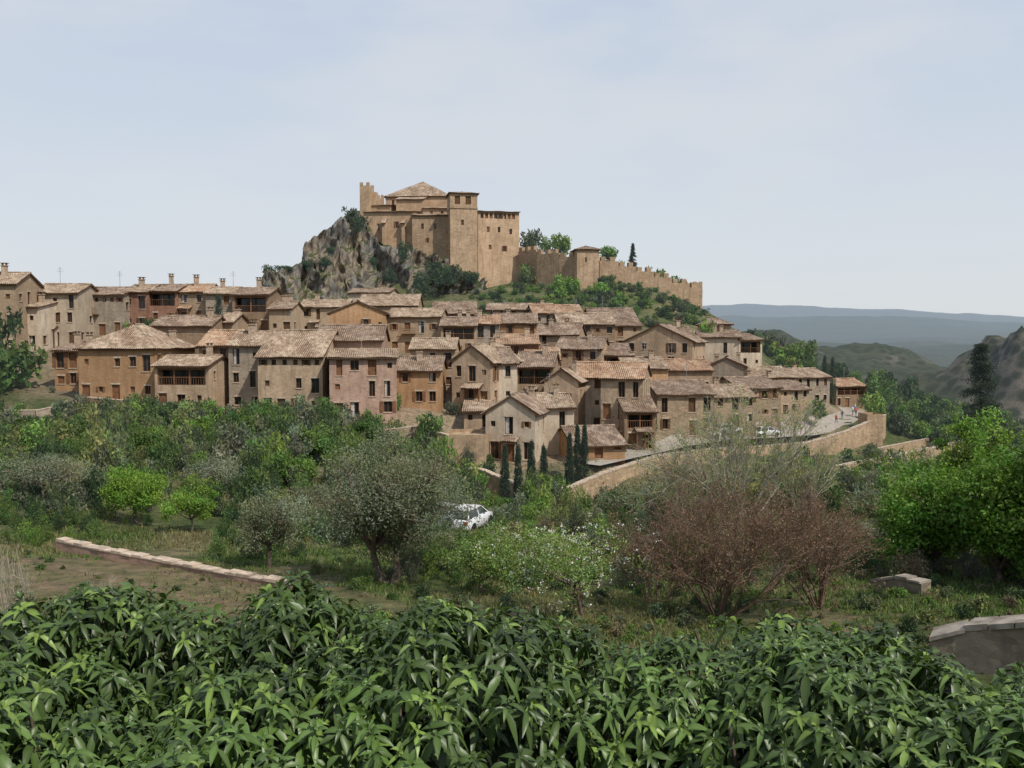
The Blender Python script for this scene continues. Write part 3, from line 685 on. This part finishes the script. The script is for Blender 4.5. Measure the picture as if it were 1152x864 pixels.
# ---------------------------------------------------------------- vegetation
def unit(n,rng):
    v=rng.normal(size=(n,3)); return v/np.linalg.norm(v,axis=1,keepdims=True)
def leaves(cent,rad,n,size,rng,asp=.45,flat=.8):
    Nc=len(cent); idx=np.repeat(np.arange(Nc),n); m=len(idx)
    d=unit(m,rng)*(rng.random((m,1))**.45)*np.asarray(rad).reshape(-1,1)[idx if np.ndim(rad) else np.zeros(m,int)]
    d[:,2]*=flat; p=cent[idx]+d
    a=unit(m,rng); b=np.cross(a,unit(m,rng)); b/=np.linalg.norm(b,axis=1,keepdims=True)
    s=size*rng.uniform(.6,1.35,(m,1))
    V=np.stack([p-a*s,p+b*s*asp,p+a*s,p-b*s*asp],1)
    return V,idx
def colr(base,idx,nc,rng,v1=.3,v2=.2):
    t=1+v1*rng.uniform(-1,1,(nc,1)); hue=1+.18*rng.uniform(-1,1,(nc,3))*np.array([1,.3,.8])
    c=np.array(base)[None]*(t*hue)[idx]*(1+v2*rng.uniform(-1,1,(len(idx),1))); return np.repeat(c,4,0)
def quads(n): return np.arange(n*4).reshape(-1,4)
def tubes(lines,sides=5):
    V=[];Q=[];o=0
    for pts,rs in lines:
        pts=np.asarray(pts); n=len(pts)
        t=np.gradient(pts,axis=0); t/=np.linalg.norm(t,axis=1,keepdims=True)+1e-9
        ref=np.array([.31,.95,.1]); a=np.cross(t,ref); a/=np.linalg.norm(a,axis=1,keepdims=True)+1e-9; b=np.cross(t,a)
        an=np.arange(sides)*2*math.pi/sides
        ring=pts[:,None]+(a[:,None]*np.cos(an)[None,:,None]+b[:,None]*np.sin(an)[None,:,None])*np.asarray(rs)[:,None,None]
        V.append(ring.reshape(-1,3))
        i,j=np.meshgrid(np.arange(n-1),np.arange(sides),indexing='ij'); j2=(j+1)%sides
        Q.append(np.stack([i*sides+j,i*sides+j2,(i+1)*sides+j2,(i+1)*sides+j],-1).reshape(-1,4)+o); o+=n*sides
    return np.concatenate(V),np.concatenate(Q)
def bez(a,b,c,n=7):
    t=np.linspace(0,1,n)[:,None]; return a*(1-t)**2+2*b*t*(1-t)+c*t*t
def crown_pts(n,rx,rz_,zc,rng,shell=.45,lump=.35):
    d=unit(n,rng); r=(shell+(1-shell)*rng.random((n,1)))
    k=1+lump*np.sin(d[:,:1]*3.1+rng.random()*6)*np.cos(d[:,1:2]*2.7+rng.random()*6)
    p=d*r*k*np.array([rx,rx,rz_]); p[:,2]+=zc; return p
def tree(name,px,Y,pytop,cw,base_col,seed,trunk=.2,nclump=90,nleaf=160,leaf=.09,asp=.4,crown0=.25,bark=None,lump=.35,flat=.8,cr=.2,dx=0,multi=1,v1=.3,x=None,H=None,shell=.45):
    rng=np.random.default_rng(seed)
    if x is None: x=W(px,400,Y).x
    z=gz1(x,Y)
    if H is None: H=W(px,pytop,Y).z-z
    e=empty(name,(x,Y,z-.05)); c0=H*crown0; rz_=(H-c0)/2; zc=c0+rz_
    cp=crown_pts(nclump,cw/2*.85,rz_*.88,zc,rng,shell,lump); cp[:,0]+=dx
    lines=[]; nl=6; tops=[]
    for m in range(multi):
        a0=np.array([rng.normal()*.15*multi*trunk*3,rng.normal()*.1*multi,0]); tp=np.array([a0[0]+rng.normal()*.25+dx*.4+(m-(multi-1)/2)*.9*(multi>1),rng.normal()*.25,c0*1.05+.15*H*.3])
        mid=(a0+tp)/2+rng.normal(size=3)*np.array([.18,.18,0]); ln=bez(a0,mid,tp,8); rs=np.linspace(1,.6,8)*trunk; rs[0]*=1.35; lines.append((ln,rs)); tops.append(tp)
    lim=[]
    for k in range(nl*multi):
        tp=tops[k%multi]; a=2*math.pi*k/(nl*multi)+rng.random(); en=np.array([math.cos(a)*cw*.27+dx*.8,math.sin(a)*cw*.27,zc+rz_*rng.uniform(-.2,.55)])
        mid=(tp+en)/2+np.array([math.cos(a)*.3,math.sin(a)*.3,-.1*H*.3]); ln=bez(tp,mid,en,8); lines.append((ln,np.linspace(.55,.2,8)*trunk)); lim.append(ln)
    allp=np.concatenate([l[2:] for l in lim])
    for c in cp:
        d=np.linalg.norm(allp-c,axis=1)+.5*np.maximum(0,allp[:,2]-c[2]); s=allp[d.argmin()]
        lines.append((bez(s,(s+c)/2+rng.normal(size=3)*.12,c,5),np.linspace(.16,.03,5)*trunk))
    V,Q=tubes(lines,6); np_mesh('trunk_and_limbs',V,Q,bark or M_BARK,parent=e,smooth=True)
    rad=cw*cr*rng.uniform(.6,1.2,len(cp)); L,idx=leaves(cp,rad,nleaf,leaf,rng,asp,flat)
    np_mesh('foliage',L,quads(len(idx)),M_NEAR,colr(base_col,idx,len(cp),rng,v1),parent=e)
    return e
OLIVE=(.155,.175,.11); OLIVE2=(.18,.195,.135); BRIGHT=(.15,.25,.04); GREEN=(.07,.12,.03)
tree('olive_tree',434,33,486,7.4,OLIVE,1,.2,190,270,.062,.3,.18,cr=.115,multi=2,v1=.38,lump=.3,shell=.3)
tree('olive_tree',300,36,550,3.6,OLIVE,2,.11,60,200,.06,.3,.25,cr=.16,v1=.4)
tree('olive_tree',42,50,512,5.8,OLIVE2,3,.14,70,120,.08,.3,.4,cr=.12,lump=.5)
tree('olive_tree',235,62,520,5.0,OLIVE2,4,.14,60,140,.09,.3,.3,cr=.16)
for k,(px,Y,pt,cw) in enumerate(((350,56,545,4),(560,60,572,2.6),(700,60,548,4.2),(742,66,535,4),(975,56,555,4.2),(1000,66,530,4.5),(925,74,525,4),(120,70,505,4),(400,72,505,4),(1040,100,500,4),(985,110,498,4),(690,46,600,3),(500,64,548,3.4),(600,66,562,3),(650,50,585,2.6),(960,46,590,3),(20,68,520,4),(1000,40,590,2.6),(715,38,622,2.2),(620,40,612,2.2),(270,52,560,3))):
    tree('olive_tree',px,Y,pt,cw,OLIVE2 if k%2 else OLIVE,400+k,.12,40,90,.1,.35,.2,cr=.17,lump=.45,v1=.38)
tree('almond_tree',150,48,524,4.6,BRIGHT,5,.11,70,150,.08,.4,.22,cr=.14,lump=.5)
tree('almond_tree',212,46,548,2.8,BRIGHT,6,.07,40,120,.07,.4,.25,cr=.14,lump=.5)
for k,(px,Y,pt,cw,c_) in enumerate(((170,78,478,5.5,(.11,.19,.045)),(285,82,462,5,(.08,.14,.035)),(345,80,478,4.6,(.11,.17,.045)),(90,84,470,5,(.065,.11,.03)),(215,90,470,4.5,(.12,.2,.04)),(410,88,474,4,(.08,.14,.035)),(40,92,470,5,(.06,.1,.03)),(455,84,500,3.6,(.1,.16,.04)),(130,92,468,4.4,(.1,.17,.035)),(880,82,505,4,(.1,.16,.05)),(560,72,562,2.5,(.08,.14,.035)),(330,66,520,3.8,(.12,.2,.045)))):
    tree('broadleaf_tree',px,Y,pt,cw,c_,600+k,.14,60,120,.12,.5,.15,cr=.16,lump=.5,v1=.38)
tree('fruit_tree',655,27,582,4.4,(.18,.26,.07),7,.08,80,75,.045,.45,.28,cr=.13,lump=.5,dx=-.4,bark=M_BARK)
tree('fruit_tree',555,31,590,3.4,(.16,.23,.065),71,.06,70,95,.05,.45,.1,cr=.13,lump=.5)
tree('fruit_tree',527,38,588,3.2,(.12,.18,.05),72,.06,60,130,.055,.45,.02,cr=.14,lump=.5)
tree('broadleaf_tree',1050,36,532,4.8,(.115,.21,.035),8,.16,110,200,.085,.5,.05,cr=.16,lump=.5,v1=.4)
tree('broadleaf_tree',1130,33,496,5.6,(.105,.19,.032),9,.16,130,230,.085,.5,.03,cr=.15,lump=.5,v1=.4)
tree('broadleaf_tree',1092,44,466,4.6,(.16,.25,.045),10,.14,90,150,.09,.5,.15,cr=.13,lump=.6)
tree('broadleaf_tree',1180,31,484,4.8,(.10,.185,.03),12,.16,110,200,.085,.5,.03,cr=.16,v1=.4)
fr=[o for o in bpy.data.objects if o.name=='fruit_tree'][0]
rng=np.random.default_rng(9); Hh=W(655,582,27).z-gz1(fr.location.x,27)
cp=crown_pts(230,2.1,Hh*.36,Hh*.64,rng,.5,.5); L,idx=leaves(cp,.12,6,.028,rng,.9); L[...,0]-=.4
np_mesh('blossom',L,quads(len(idx)),M_NEAR,colr((.62,.6,.58),idx,len(cp),RNG,.1),parent=fr)
def twiggy(name,px,Y,pytop,cw,seed,mat,nst=12,leafc=None,nleaf=3000,ls=.05,depth=4,r0=.06,spread=1.,seg=.36,vase=.75):
    rng=np.random.default_rng(seed); x=W(px,400,Y).x; z=gz1(x,Y); H=W(px,pytop,Y).z-z; e=empty(name,(x,Y,z-.05)); lines=[]; tips=[]
    def grow(p,d,l,r,k):
        en=p+d*l; mid=(p+en)/2+rng.normal(size=3)*l*.07; lines.append((bez(p,mid,en,5),np.linspace(r,r*.6,5))); tips.append(en); tips.append((p+en)/2)
        if k==0: return
        for i in range(3 if k>1 else 4):
            nd=d+rng.normal(size=3)*.42*spread; nd[2]+=.12; nd/=np.linalg.norm(nd); st=p+(en-p)*rng.uniform(.45,1)
            grow(st,nd,l*rng.uniform(.62,.85),r*.58,k-1)
    for i in range(nst):
        a=rng.random()*6.28; s=rng.random()**.6*vase; d=np.array([math.cos(a)*s*cw/H,math.sin(a)*s*cw/H,1.]); d/=np.linalg.norm(d)
        grow(np.array([math.cos(a)*s*.35,math.sin(a)*s*.35,0]),d,H*rng.uniform(.85,1.15)*seg,r0,depth)
    V,Q=tubes(lines,3); k=H/np.quantile(V[:,2],.985); V[:,2]*=k
    wx=np.quantile(np.abs(V[:,:2]),.955); kx=cw/2/wx; V[:,:2]*=kx
    np_mesh('stems_and_twigs',V,Q,mat,parent=e)
    if leafc is not None:
        T=np.array(tips)*[kx,kx,k]; T=T[T[:,2]>H*.3]; T=T[rng.integers(0,len(T),nleaf)]; L,idx=leaves(T,.16,5,ls,rng,.5)
        np_mesh('foliage',L,quads(len(idx)),M_NEAR,colr(leafc,idx,len(T),rng,.35),parent=e)
RB=(.17,.11,.075)
twiggy('bare_reddish_shrub',812,28,538,6.6,21,M_BARKR,18,RB,2700,.034,4,.035,.9)
twiggy('bare_reddish_shrub',928,29,550,4.8,22,M_BARKR,13,RB,1700,.034,4,.03,.9)
twiggy('bare_reddish_shrub',742,29,585,3.2,28,M_BARKR,10,RB,900,.034,4,.03,.9)
PB=(.24,.27,.10)
twiggy('poplar_tree',835,50,446,8.4,23,M_TWIG,11,PB,2200,.045,4,.07,.7)
twiggy('poplar_tree',905,54,495,5.0,24,M_TWIG,8,PB,1000,.045,4,.055,.8)
twiggy('poplar_tree',768,52,505,4.4,25,M_TWIG,7,PB,900,.045,4,.055,.8)
twiggy('bare_shrub',98,26,650,1.0,26,M_TWIG,5,None,depth=3,r0=.02)
twiggy('bare_shrub',4,22,612,1.2,27,M_TWIG,5,None,depth=3,r0=.02)
def cypress(px,pytop,Y,wd,seed,base=None,name='cypress_tree',col=(.034,.056,.027)):
    rng=np.random.default_rng(seed); x=W(px,400,Y).x; z=gz1(x,Y) if base is None else min(W(px,base,Y).z,gz1(x,Y)+.3)
    H=W(px,pytop,Y).z-z; e=empty(name,(x,Y,z))
    n=150; t=rng.random(n)**.9*.93+.05; r=wd/2*np.minimum(1,(t+.02)*7)*(1-t)**.55*1.1; a=rng.random(n)*6.28; r=r*rng.uniform(.55,1,n)
    cp=np.stack([r*np.cos(a),r*np.sin(a),t*H],-1); L,idx=leaves(cp,wd*.2,45,.08,rng,.4,2.2)
    np_mesh('foliage',L,quads(len(idx)),M_LEAF,colr(col,idx,n,rng,.35),parent=e)
    V,Q=tubes([(np.array([[0,0,-.5],[0,0,H*.5],[0,0,H*.95]]),[.12,.08,.02])],6); np_mesh('trunk',V,Q,M_BARK,parent=e)
for i,(a,b,Y,w,bs) in enumerate(((568,502,86,1.1,557),(583,502,87,1.0,553),(598,497,88,1.1,549),(612,503,90,1.,545),(641,487,94,.9,516),(650,478,95,.9,516),(658,479,95,1.,516),(928,400,180,1.6,428),(937,402,182,1.6,428),(247,334,128,1.8,365),(632,395,150,1.,410))): cypress(a,b,Y,w,50+i,bs)
def fir(px,pytop,Y,wd,seed,name='fir_tree',base=None):
    rng=np.random.default_rng(seed); x=W(px,400,Y).x; z=gz1(x,Y); H=W(px,pytop,Y).z-z; e=empty(name,(x,Y,z)); lines=[([[0,0,-.3],[0,0,H*.5],[.05,0,H]],[wd*.035,wd*.02,.015])]; cps=[]
    lv=34
    for k in range(lv):
        t=.08+.9*k/lv; R_=wd/2*(1-t)**.8*rng.uniform(.75,1.1)
        for j in range(7):
            if rng.random()<.12: continue
            a=rng.random()*6.28; q=R_*rng.uniform(.7,1.1); s=np.array([0,0,t*H]); en=np.array([q*math.cos(a),q*math.sin(a),t*H-q*.25]); ln=bez(s,(s+en)/2+np.array([0,0,.12*q]),en,5); lines.append((ln,np.linspace(.04,.01,5)))
            for u in np.linspace(.3,1,5): cps.append(s+(en-s)*u+np.array([0,0,-.03]))
    V,Q=tubes(lines,5); np_mesh('trunk_and_branches',V,Q,M_BARK,parent=e)
    cps=np.array(cps); L,idx=leaves(cps,wd*.075,28,.085,rng,.35,.5); np_mesh('foliage',L,quads(len(idx)),M_LEAF,colr((.03,.048,.026),idx,len(cps),rng,.3),parent=e)
fir(1104,381,80,7.2,77); fir(711,272,222,4,78,'conifer_tree')
def bush_t(seed,n=26,nl=30,leaf=.11,asp=.5):
    rng=np.random.default_rng(seed); cp=crown_pts(n,.75,.6,.55,rng,.4,.5); L,idx=leaves(cp,.34,nl,leaf,rng,asp); c=colr((1,1,1),idx,n,rng,.38); return L.reshape(-1,3),c
BT=[bush_t(200+i) for i in range(6)]; BF=[bush_t(300+i,30,42,.08,.45) for i in range(6)]; BN=[bush_t(320+i,30,62,.055,.45) for i in range(3)]
PAL=[(.085,.14,.035),(.13,.205,.04),(.15,.165,.105),(.045,.075,.025),(.155,.18,.06),(.17,.145,.085),(.105,.125,.065)]
def mass(name,items,T=None):
    T=T or BT; Vs=[];Cs=[]
    rng=np.random.default_rng(len(items)+5)
    xs=np.array([i[0] for i in items]);ys=np.array([i[1] for i in items]); zs=gz(xs,ys)
    for k,(x,y,w,h,c) in enumerate(items):
        V,Cc=T[rng.integers(len(T))]; a=rng.random()*6.28; ca,sa=math.cos(a),math.sin(a)
        v=np.stack([(V[:,0]*ca-V[:,1]*sa)*w/2,(V[:,0]*sa+V[:,1]*ca)*w/2,V[:,2]*h*.85-.08],-1)+[x,y,zs[k]]
        Vs.append(v);Cs.append(Cc*np.array(c)*rng.uniform(.72,1.25))
    V=np.concatenate(Vs); np_mesh(name,V,quads(len(V)//4),M_LEAF,np.concatenate(Cs))
rs=random.Random(5)
def scat(n,pxr,Yr,wr,pal,hr=(.7,1.1),avoid=None):
    o=[]
    while len(o)<n:
        px=rs.uniform(*pxr); Y=Yr[0]*(Yr[1]/Yr[0])**rs.random(); x=(px-CX)/F*Y
        if avoid and avoid(px,Y,x): continue
        w=rs.uniform(*wr)*rs.uniform(.6,1.1); o.append((x,Y,w,w*rs.uniform(*hr),rs.choice(pal)))
    return o
G1=[PAL[0],PAL[0],PAL[1],PAL[2],PAL[3],PAL[3],PAL[4],PAL[6]]
def inroad(px,Y,x): return (460<px<610 and 50<Y<60)
def front_of_cyp(px,Y,x): return 540<px<700 and Y>76
mass('orchard_shrubs',scat(270,(-60,540),(62,98),(1.8,4.4),G1),BF)
mass('orchard_shrubs',scat(110,(-60,450),(44,62),(1.2,2.8),G1,avoid=lambda p,Y,x: p>100 and p<260 and Y<52),BF)
mass('garden_shrubs',scat(70,(-60,360),(38,48),(.5,1.6),[PAL[0],PAL[1],PAL[3]],avoid=lambda p,Y,x: p>110 and p<240 and Y<47),BN)
mass('hillside_shrubs',scat(230,(540,1180),(55,88),(1.0,3.0),[PAL[2],PAL[0],PAL[6],PAL[4],PAL[1],PAL[0]],avoid=front_of_cyp),BF)
mass('hillside_shrubs',scat(180,(560,1180),(33,55),(.6,2.2),[PAL[2],PAL[0],PAL[6],PAL[1],PAL[5]],avoid=inroad),BN)
mass('hillside_shrubs',scat(60,(440,620),(33,49),(.6,1.7),[PAL[2],PAL[0],PAL[6],PAL[1]]),BN)
mass('weeds',scat(420,(330,1180),(20,40),(.2,.9),[PAL[0],PAL[1],PAL[6],PAL[4],PAL[5],PAL[3]],(.4,.9)))
mass('weeds',scat(130,(-60,330),(21,40),(.12,.5),[PAL[0],PAL[6],PAL[4],PAL[3]],(.4,.8)))
mass('roadside_shrubs',scat(60,(900,1150),(88,135),(1.5,3.4),[PAL[2],PAL[0],PAL[3]]))
mass('valley_trees',scat(260,(840,1180),(150,258),(2.5,6),[PAL[0],PAL[1],PAL[3],PAL[6],PAL[3]],avoid=lambda px,Y,x:px<985 and Y<205))
mass('castle_hill_shrubs',scat(260,(530,800),(183,215),(1.2,4),[PAL[3],PAL[0],PAL[0],PAL[6],PAL[1]],(.4,.8)))
mass('castle_hill_shrubs',scat(26,(300,540),(176,190),(1.5,3.5),[PAL[3],PAL[3],PAL[0],PAL[6]],(.4,.8)))
mass('castle_trees',scat(40,(588,770),(221,229),(3.5,7),[PAL[1],PAL[4],PAL[0]],(.8,1.1)))
def bush_at(name,px,py,Y,w,h,c,seed):
    p=W(px,py,Y); V,Cc=BT[seed%6]; v=V*[w/2,w/2,h*.85]
    np_mesh(name,v,quads(len(V)//4),M_LEAF,Cc*np.array(c),loc=p)
for i,(px,py,Y,w,h) in enumerate(((304,309,198,4,2),(322,306,201,5,1.6),(345,302,206,4,2),(366,300,206,5,2),(396,252,220,5,4),(404,262,219,4,4),(455,292,216,4,4),(372,286,209,3,2),(420,300,214,3,2.4),(440,318,209,4,3),(490,312,213,6,4),(505,322,211,8,5),(478,328,208,7,4),(530,318,212,6,3))):
    bush_at('cliff_bush',px,py,Y,w,h,PAL[3],i)
for i,(px,py,Y,w,h,c) in enumerate(((632,336,204,6,5,BRIGHT),(645,330,206,5,4,BRIGHT),(676,336,203,6,4,BRIGHT),(700,345,200,5,3,BRIGHT),(725,350,196,5,3,PAL[1]),(598,284,230,7,6,PAL[6]),(616,286,228,5,4,PAL[1]),(632,288,226,7,6,PAL[1]),(684,294,222,7,4,PAL[1]),(795,400,170,5,6,BRIGHT),(885,412,190,8,5,PAL[1]),(906,408,196,7,5,(.10,.15,.04)),(985,455,190,8,5,PAL[0]),(880,405,200,3,3.5,(.25,.07,.15)),(895,410,198,4,3.5,(.25,.07,.15)),(920,470,150,4,3,PAL[0]),(625,566,84,3.6,2.8,PAL[1]),(15,438,112,9,6,PAL[0]),(-5,400,114,6,6,PAL[3]),(485,498,99,4,3.5,PAL[0]),(150,500,90,3,2,(.3,.12,.03)),(110,492,92,3,1.6,(.3,.13,.03)))):
    bush_at('bush' if c!=(.25,.07,.15) else 'judas_tree',px,py,Y,w,h,c,i)
vil=[]
for h in HS:
    if rs.random()<.8:
        xm=rs.choice((h[0],h[1]))+rs.uniform(-4,4); vil.append(((xm-CX)/F*(h[4]-1.5),h[4]-1.6,rs.uniform(1,2.6),rs.uniform(1,2.4),rs.choice(G1)))
for i in range(90):
    px=rs.uniform(-20,500); vil.append(((px-CX)/F*101,100+rs.uniform(-3,2),rs.uniform(1.5,3.4),rs.uniform(1.4,3),rs.choice(G1)))
mass('village_garden_plants',vil)
def grass(n):
    rng=np.random.default_rng(3); Y=20*(100/20)**(rng.random(n)**1.1); px=rng.uniform(-60,1210,n); x=(px-CX)/F*Y
    keep=(fbm(x/3,Y/3,3,40)>-.1)&~((x<-6.5)&(Y<35)&(rng.random(n)<.8)); x=x[keep];Y=Y[keep];n=len(x); z=gz(x,Y)
    a=rng.random(n)*6.28; s=(.025+.0014*Y)*rng.uniform(.6,1.4,n); h=s*rng.uniform(1.,2.4,n); p=np.stack([x,Y,z-.02],-1); u=np.stack([np.cos(a),np.sin(a),0*a],-1)*s[:,None]*.4
    tip=np.stack([rng.normal(size=n)*.4*h,rng.normal(size=n)*.4*h,h],-1)
    V=np.stack([p-u,p+u,p+tip+u*.15,p+tip-u*.15],1); dry=np.clip(.35+2.5*fbm(x/4,Y/4,3,77),0,1)[:,None]
    c=(np.array([.10,.155,.04])*(1-dry)+np.array([.19,.165,.08])*dry)*rng.uniform(.55,1.4,(n,1))*(1+.2*rng.uniform(-1,1,(n,3)))
    np_mesh('grass',V,quads(n),M_NEAR,np.repeat(c,4,0))
grass(170000)
# ---------------------------------------------------------------- hedge
def hedge():
    rng=np.random.default_rng(8)
    a=np.array([(-300,706),(0,700),(60,674),(120,652),(220,668),(300,706),(350,666),(430,680),(500,656),(570,674),(640,682),(700,684),(780,674),(870,678),(950,666),(1010,688),(1060,690),(1152,706),(1450,712)],float)
    YB=7.2
    nd=120; dx=rng.uniform(-8.5,8.5,nd); dy=rng.uniform(2.2,YB-.6,nd); dr=rng.uniform(.6,1.15,nd); dh=rng.uniform(-.3,.0,nd)
    def ht(x,y):
        ztop=-(np.interp(x/YB*F+CX,a[:,0],a[:,1])-HY)/F*YB
        e=np.full_like(x,-1.2)
        d2=(x[:,None]-dx)**2+(y[:,None]-dy)**2; q=1-d2/dr[None]**2
        e=np.maximum(e,(np.where(q>0,np.sqrt(np.maximum(q,0))*dr*.7,-1.)+dh-.38).max(1))
        back=ss(YB-.9,YB+.15,y)
        return ztop+e*.9-.9*back+.04
    def nrm(x,y):
        e=.06; gx=(ht(x+e,y)-ht(x-e,y))/(2*e); gy=(ht(x,y+e)-ht(x,y-e))/(2*e); n=np.stack([-gx,-gy,np.ones_like(x)*.7],-1); return n/np.linalg.norm(n,axis=1,keepdims=True)
    nR=8600; x=rng.uniform(-7,7,nR); y=rng.uniform(2.4,YB+.3,nR); k=np.abs(x)<y*.72+.8; x=x[k];y=y[k]; nR=len(x)
    z=ht(x,y); n=nrm(x,y); deep=(rng.random(nR)**2)*.5; z=z-deep
    ax=n*.9+np.array([0,-.15,.5])+rng.normal(size=(nR,3))*.3; ax/=np.linalg.norm(ax,axis=1,keepdims=True)
    t1=np.cross(ax,rng.normal(size=(nR,3))); t1/=np.linalg.norm(t1,axis=1,keepdims=True); t2=np.cross(ax,t1)
    NL=10; Vs=[];Cs=[]; prof=np.array([.12,.8,1.,.62,.04]); tt=np.linspace(0,1,5)
    young=rng.random(nR)<.2; tone=rng.uniform(.7,1.3,(nR,1))*np.clip(1+1.4*fbm(x*1.1,y*1.1,3,66),.55,1.5)[:,None]
    for l in range(NL):
        f=l/(NL-1); phi=l*2.39996+rng.random(nR)*.5; el=np.radians(62-106*f+rng.normal(size=nR)*14)
        out=t1*np.cos(phi)[:,None]+t2*np.sin(phi)[:,None]
        d=out*np.cos(el)[:,None]+ax*np.sin(el)[:,None]; up=ax*np.cos(el)[:,None]-out*np.sin(el)[:,None]; sd=np.cross(d,up)
        ln=(rng.uniform(.075,.155,nR)*(.65+.5*min(1,f*2)))[:,None,None]; wd=ln*rng.uniform(.13,.18,nR)[:,None,None]
        base=np.stack([x,y,z],-1)-ax*(f*.07)
        droop=rng.uniform(.3,.8,nR)[:,None,None]
        T=tt[None,:,None]; spine=base[:,None]+d[:,None]*ln*T - np.array([0,0,1])*ln*droop*T**2
        w=prof[None,:,None]*wd; lift=up[:,None]*w*.35
        P3=np.stack([spine+sd[:,None]*w+lift,spine,spine-sd[:,None]*w+lift],2)
        Vs.append(P3.reshape(nR,-1,3))
        c=np.array([.056,.095,.021])*tone*rng.uniform(.75,1.25,(nR,1)); c=np.where((young[:,None])&(f<.45),np.array([.13,.195,.04])*rng.uniform(.7,1.2,(nR,1)),c)
        cc=np.repeat(c[:,None],15,1); cc[:,[1,4,7,10]]*=1.35; Cs.append(cc)
    V=np.concatenate(Vs).reshape(-1,3); Cc=np.concatenate(Cs).reshape(-1,3); m=len(V)//15
    q=np.array([(i*3+j,i*3+j+1,(i+1)*3+j+1,(i+1)*3+j) for i in range(4) for j in range(2)])
    Q=(np.arange(m)[:,None,None]*15+q[None]).reshape(-1,4)
    e=empty('laurel_hedge',(0,0,0)); np_mesh('leaves',V,Q,M_HEDGE,Cc,parent=e,smooth=True)
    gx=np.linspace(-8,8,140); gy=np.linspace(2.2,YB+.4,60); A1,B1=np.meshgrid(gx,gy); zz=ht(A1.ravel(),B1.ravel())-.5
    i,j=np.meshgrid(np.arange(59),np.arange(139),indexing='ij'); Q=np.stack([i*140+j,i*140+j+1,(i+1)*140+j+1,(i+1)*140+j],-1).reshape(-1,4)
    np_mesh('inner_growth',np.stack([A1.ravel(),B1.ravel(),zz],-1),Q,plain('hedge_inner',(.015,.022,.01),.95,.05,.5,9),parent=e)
    st=[]
    for k in range(70):
        X0=rng.uniform(-6,6);Y0=rng.uniform(3,7); zt=float(ht(np.array([X0]),np.array([Y0]))[0])
        st.append((bez(np.array([X0,Y0,gz1(X0,Y0)-.1]),np.array([X0+.2,Y0,(zt-4.6)/2]),np.array([X0+rng.normal()*.3,Y0,zt-.1]),6),np.linspace(.05,.01,6)))
    V,Q=tubes(st,5); np_mesh('stems',V,Q,M_BARK,parent=e)
hedge()
# ---------------------------------------------------------------- light, sky, camera
el=math.radians(50); azs=math.radians(134)
sd=Vector((math.sin(azs)*math.cos(el),math.cos(azs)*math.cos(el),math.sin(el)))
sl=bpy.data.lights.new('sun','SUN'); sl.energy=4.0; sl.angle=math.radians(.8); sl.color=(1,.94,.84); so=bpy.data.objects.new('sun',sl); COL.objects.link(so); so.rotation_euler=sd.to_track_quat('Z','Y').to_euler()
w=bpy.data.worlds.new('World'); scene.world=w; w.use_nodes=True; nt=w.node_tree; bg=nt.nodes['Background']; bg.inputs[1].default_value=.1
sk=nt.nodes.new('ShaderNodeTexSky'); sk.sky_type='NISHITA'; sk.sun_disc=False; sk.sun_elevation=el; sk.sun_rotation=azs; sk.dust_density=3; sk.air_density=1; sk.altitude=600
tc=nt.nodes.new('ShaderNodeTexCoord'); mp=nt.nodes.new('ShaderNodeMapping'); mp.inputs['Scale'].default_value=(1,1,3.2); nt.links.new(tc.outputs['Generated'],mp.inputs[0])
nz=nt.nodes.new('ShaderNodeTexNoise'); nz.inputs['Scale'].default_value=2.3; nz.inputs['Detail'].default_value=4; nz.inputs['Roughness'].default_value=.5; nt.links.new(mp.outputs[0],nz.inputs['Vector'])
mr=nt.nodes.new('ShaderNodeMapRange'); mr.inputs[1].default_value=.42; mr.inputs[2].default_value=.66; mr.inputs[3].default_value=.0; mr.inputs[4].default_value=1; mr.interpolation_type='SMOOTHSTEP'; nt.links.new(nz.outputs[0],mr.inputs[0])
def wm(f,a,b):
    k=nt.nodes.new('ShaderNodeMix'); k.data_type='RGBA'
    for s,v in ((k.inputs[0],f),(k.inputs[6],a),(k.inputs[7],b)):
        if hasattr(v,'links'): nt.links.new(v,s)
        elif isinstance(v,tuple): s.default_value=(*v,1)
        else: s.default_value=v
    return k.outputs[2]
sx=nt.nodes.new('ShaderNodeSeparateXYZ'); nt.links.new(tc.outputs['Generated'],sx.inputs[0])
m2=nt.nodes.new('ShaderNodeMapRange'); m2.inputs[1].default_value=0; m2.inputs[2].default_value=.42; nt.links.new(sx.outputs[2],m2.inputs[0])
haz=wm(m2.outputs[0],(7.9,8.2,8.3),(5.5,6.5,8.2))
cl=wm(mr.outputs[0],haz,(7.3,7.7,8.2))
fin=wm(.85,sk.outputs[0],cl)
nt.links.new(fin,bg.inputs[0])
cam=bpy.data.cameras.new('camera'); cam.sensor_width=36; cam.lens=36*F/1152; cam.clip_end=30000; cam.clip_start=.1
co=bpy.data.objects.new('camera',cam); COL.objects.link(co); co.location=(0,0,0); co.rotation_euler=(math.pi/2-PT,0,0); scene.camera=co
scene.view_settings.view_transform='Standard'; scene.view_settings.look='None'; scene.view_settings.exposure=0
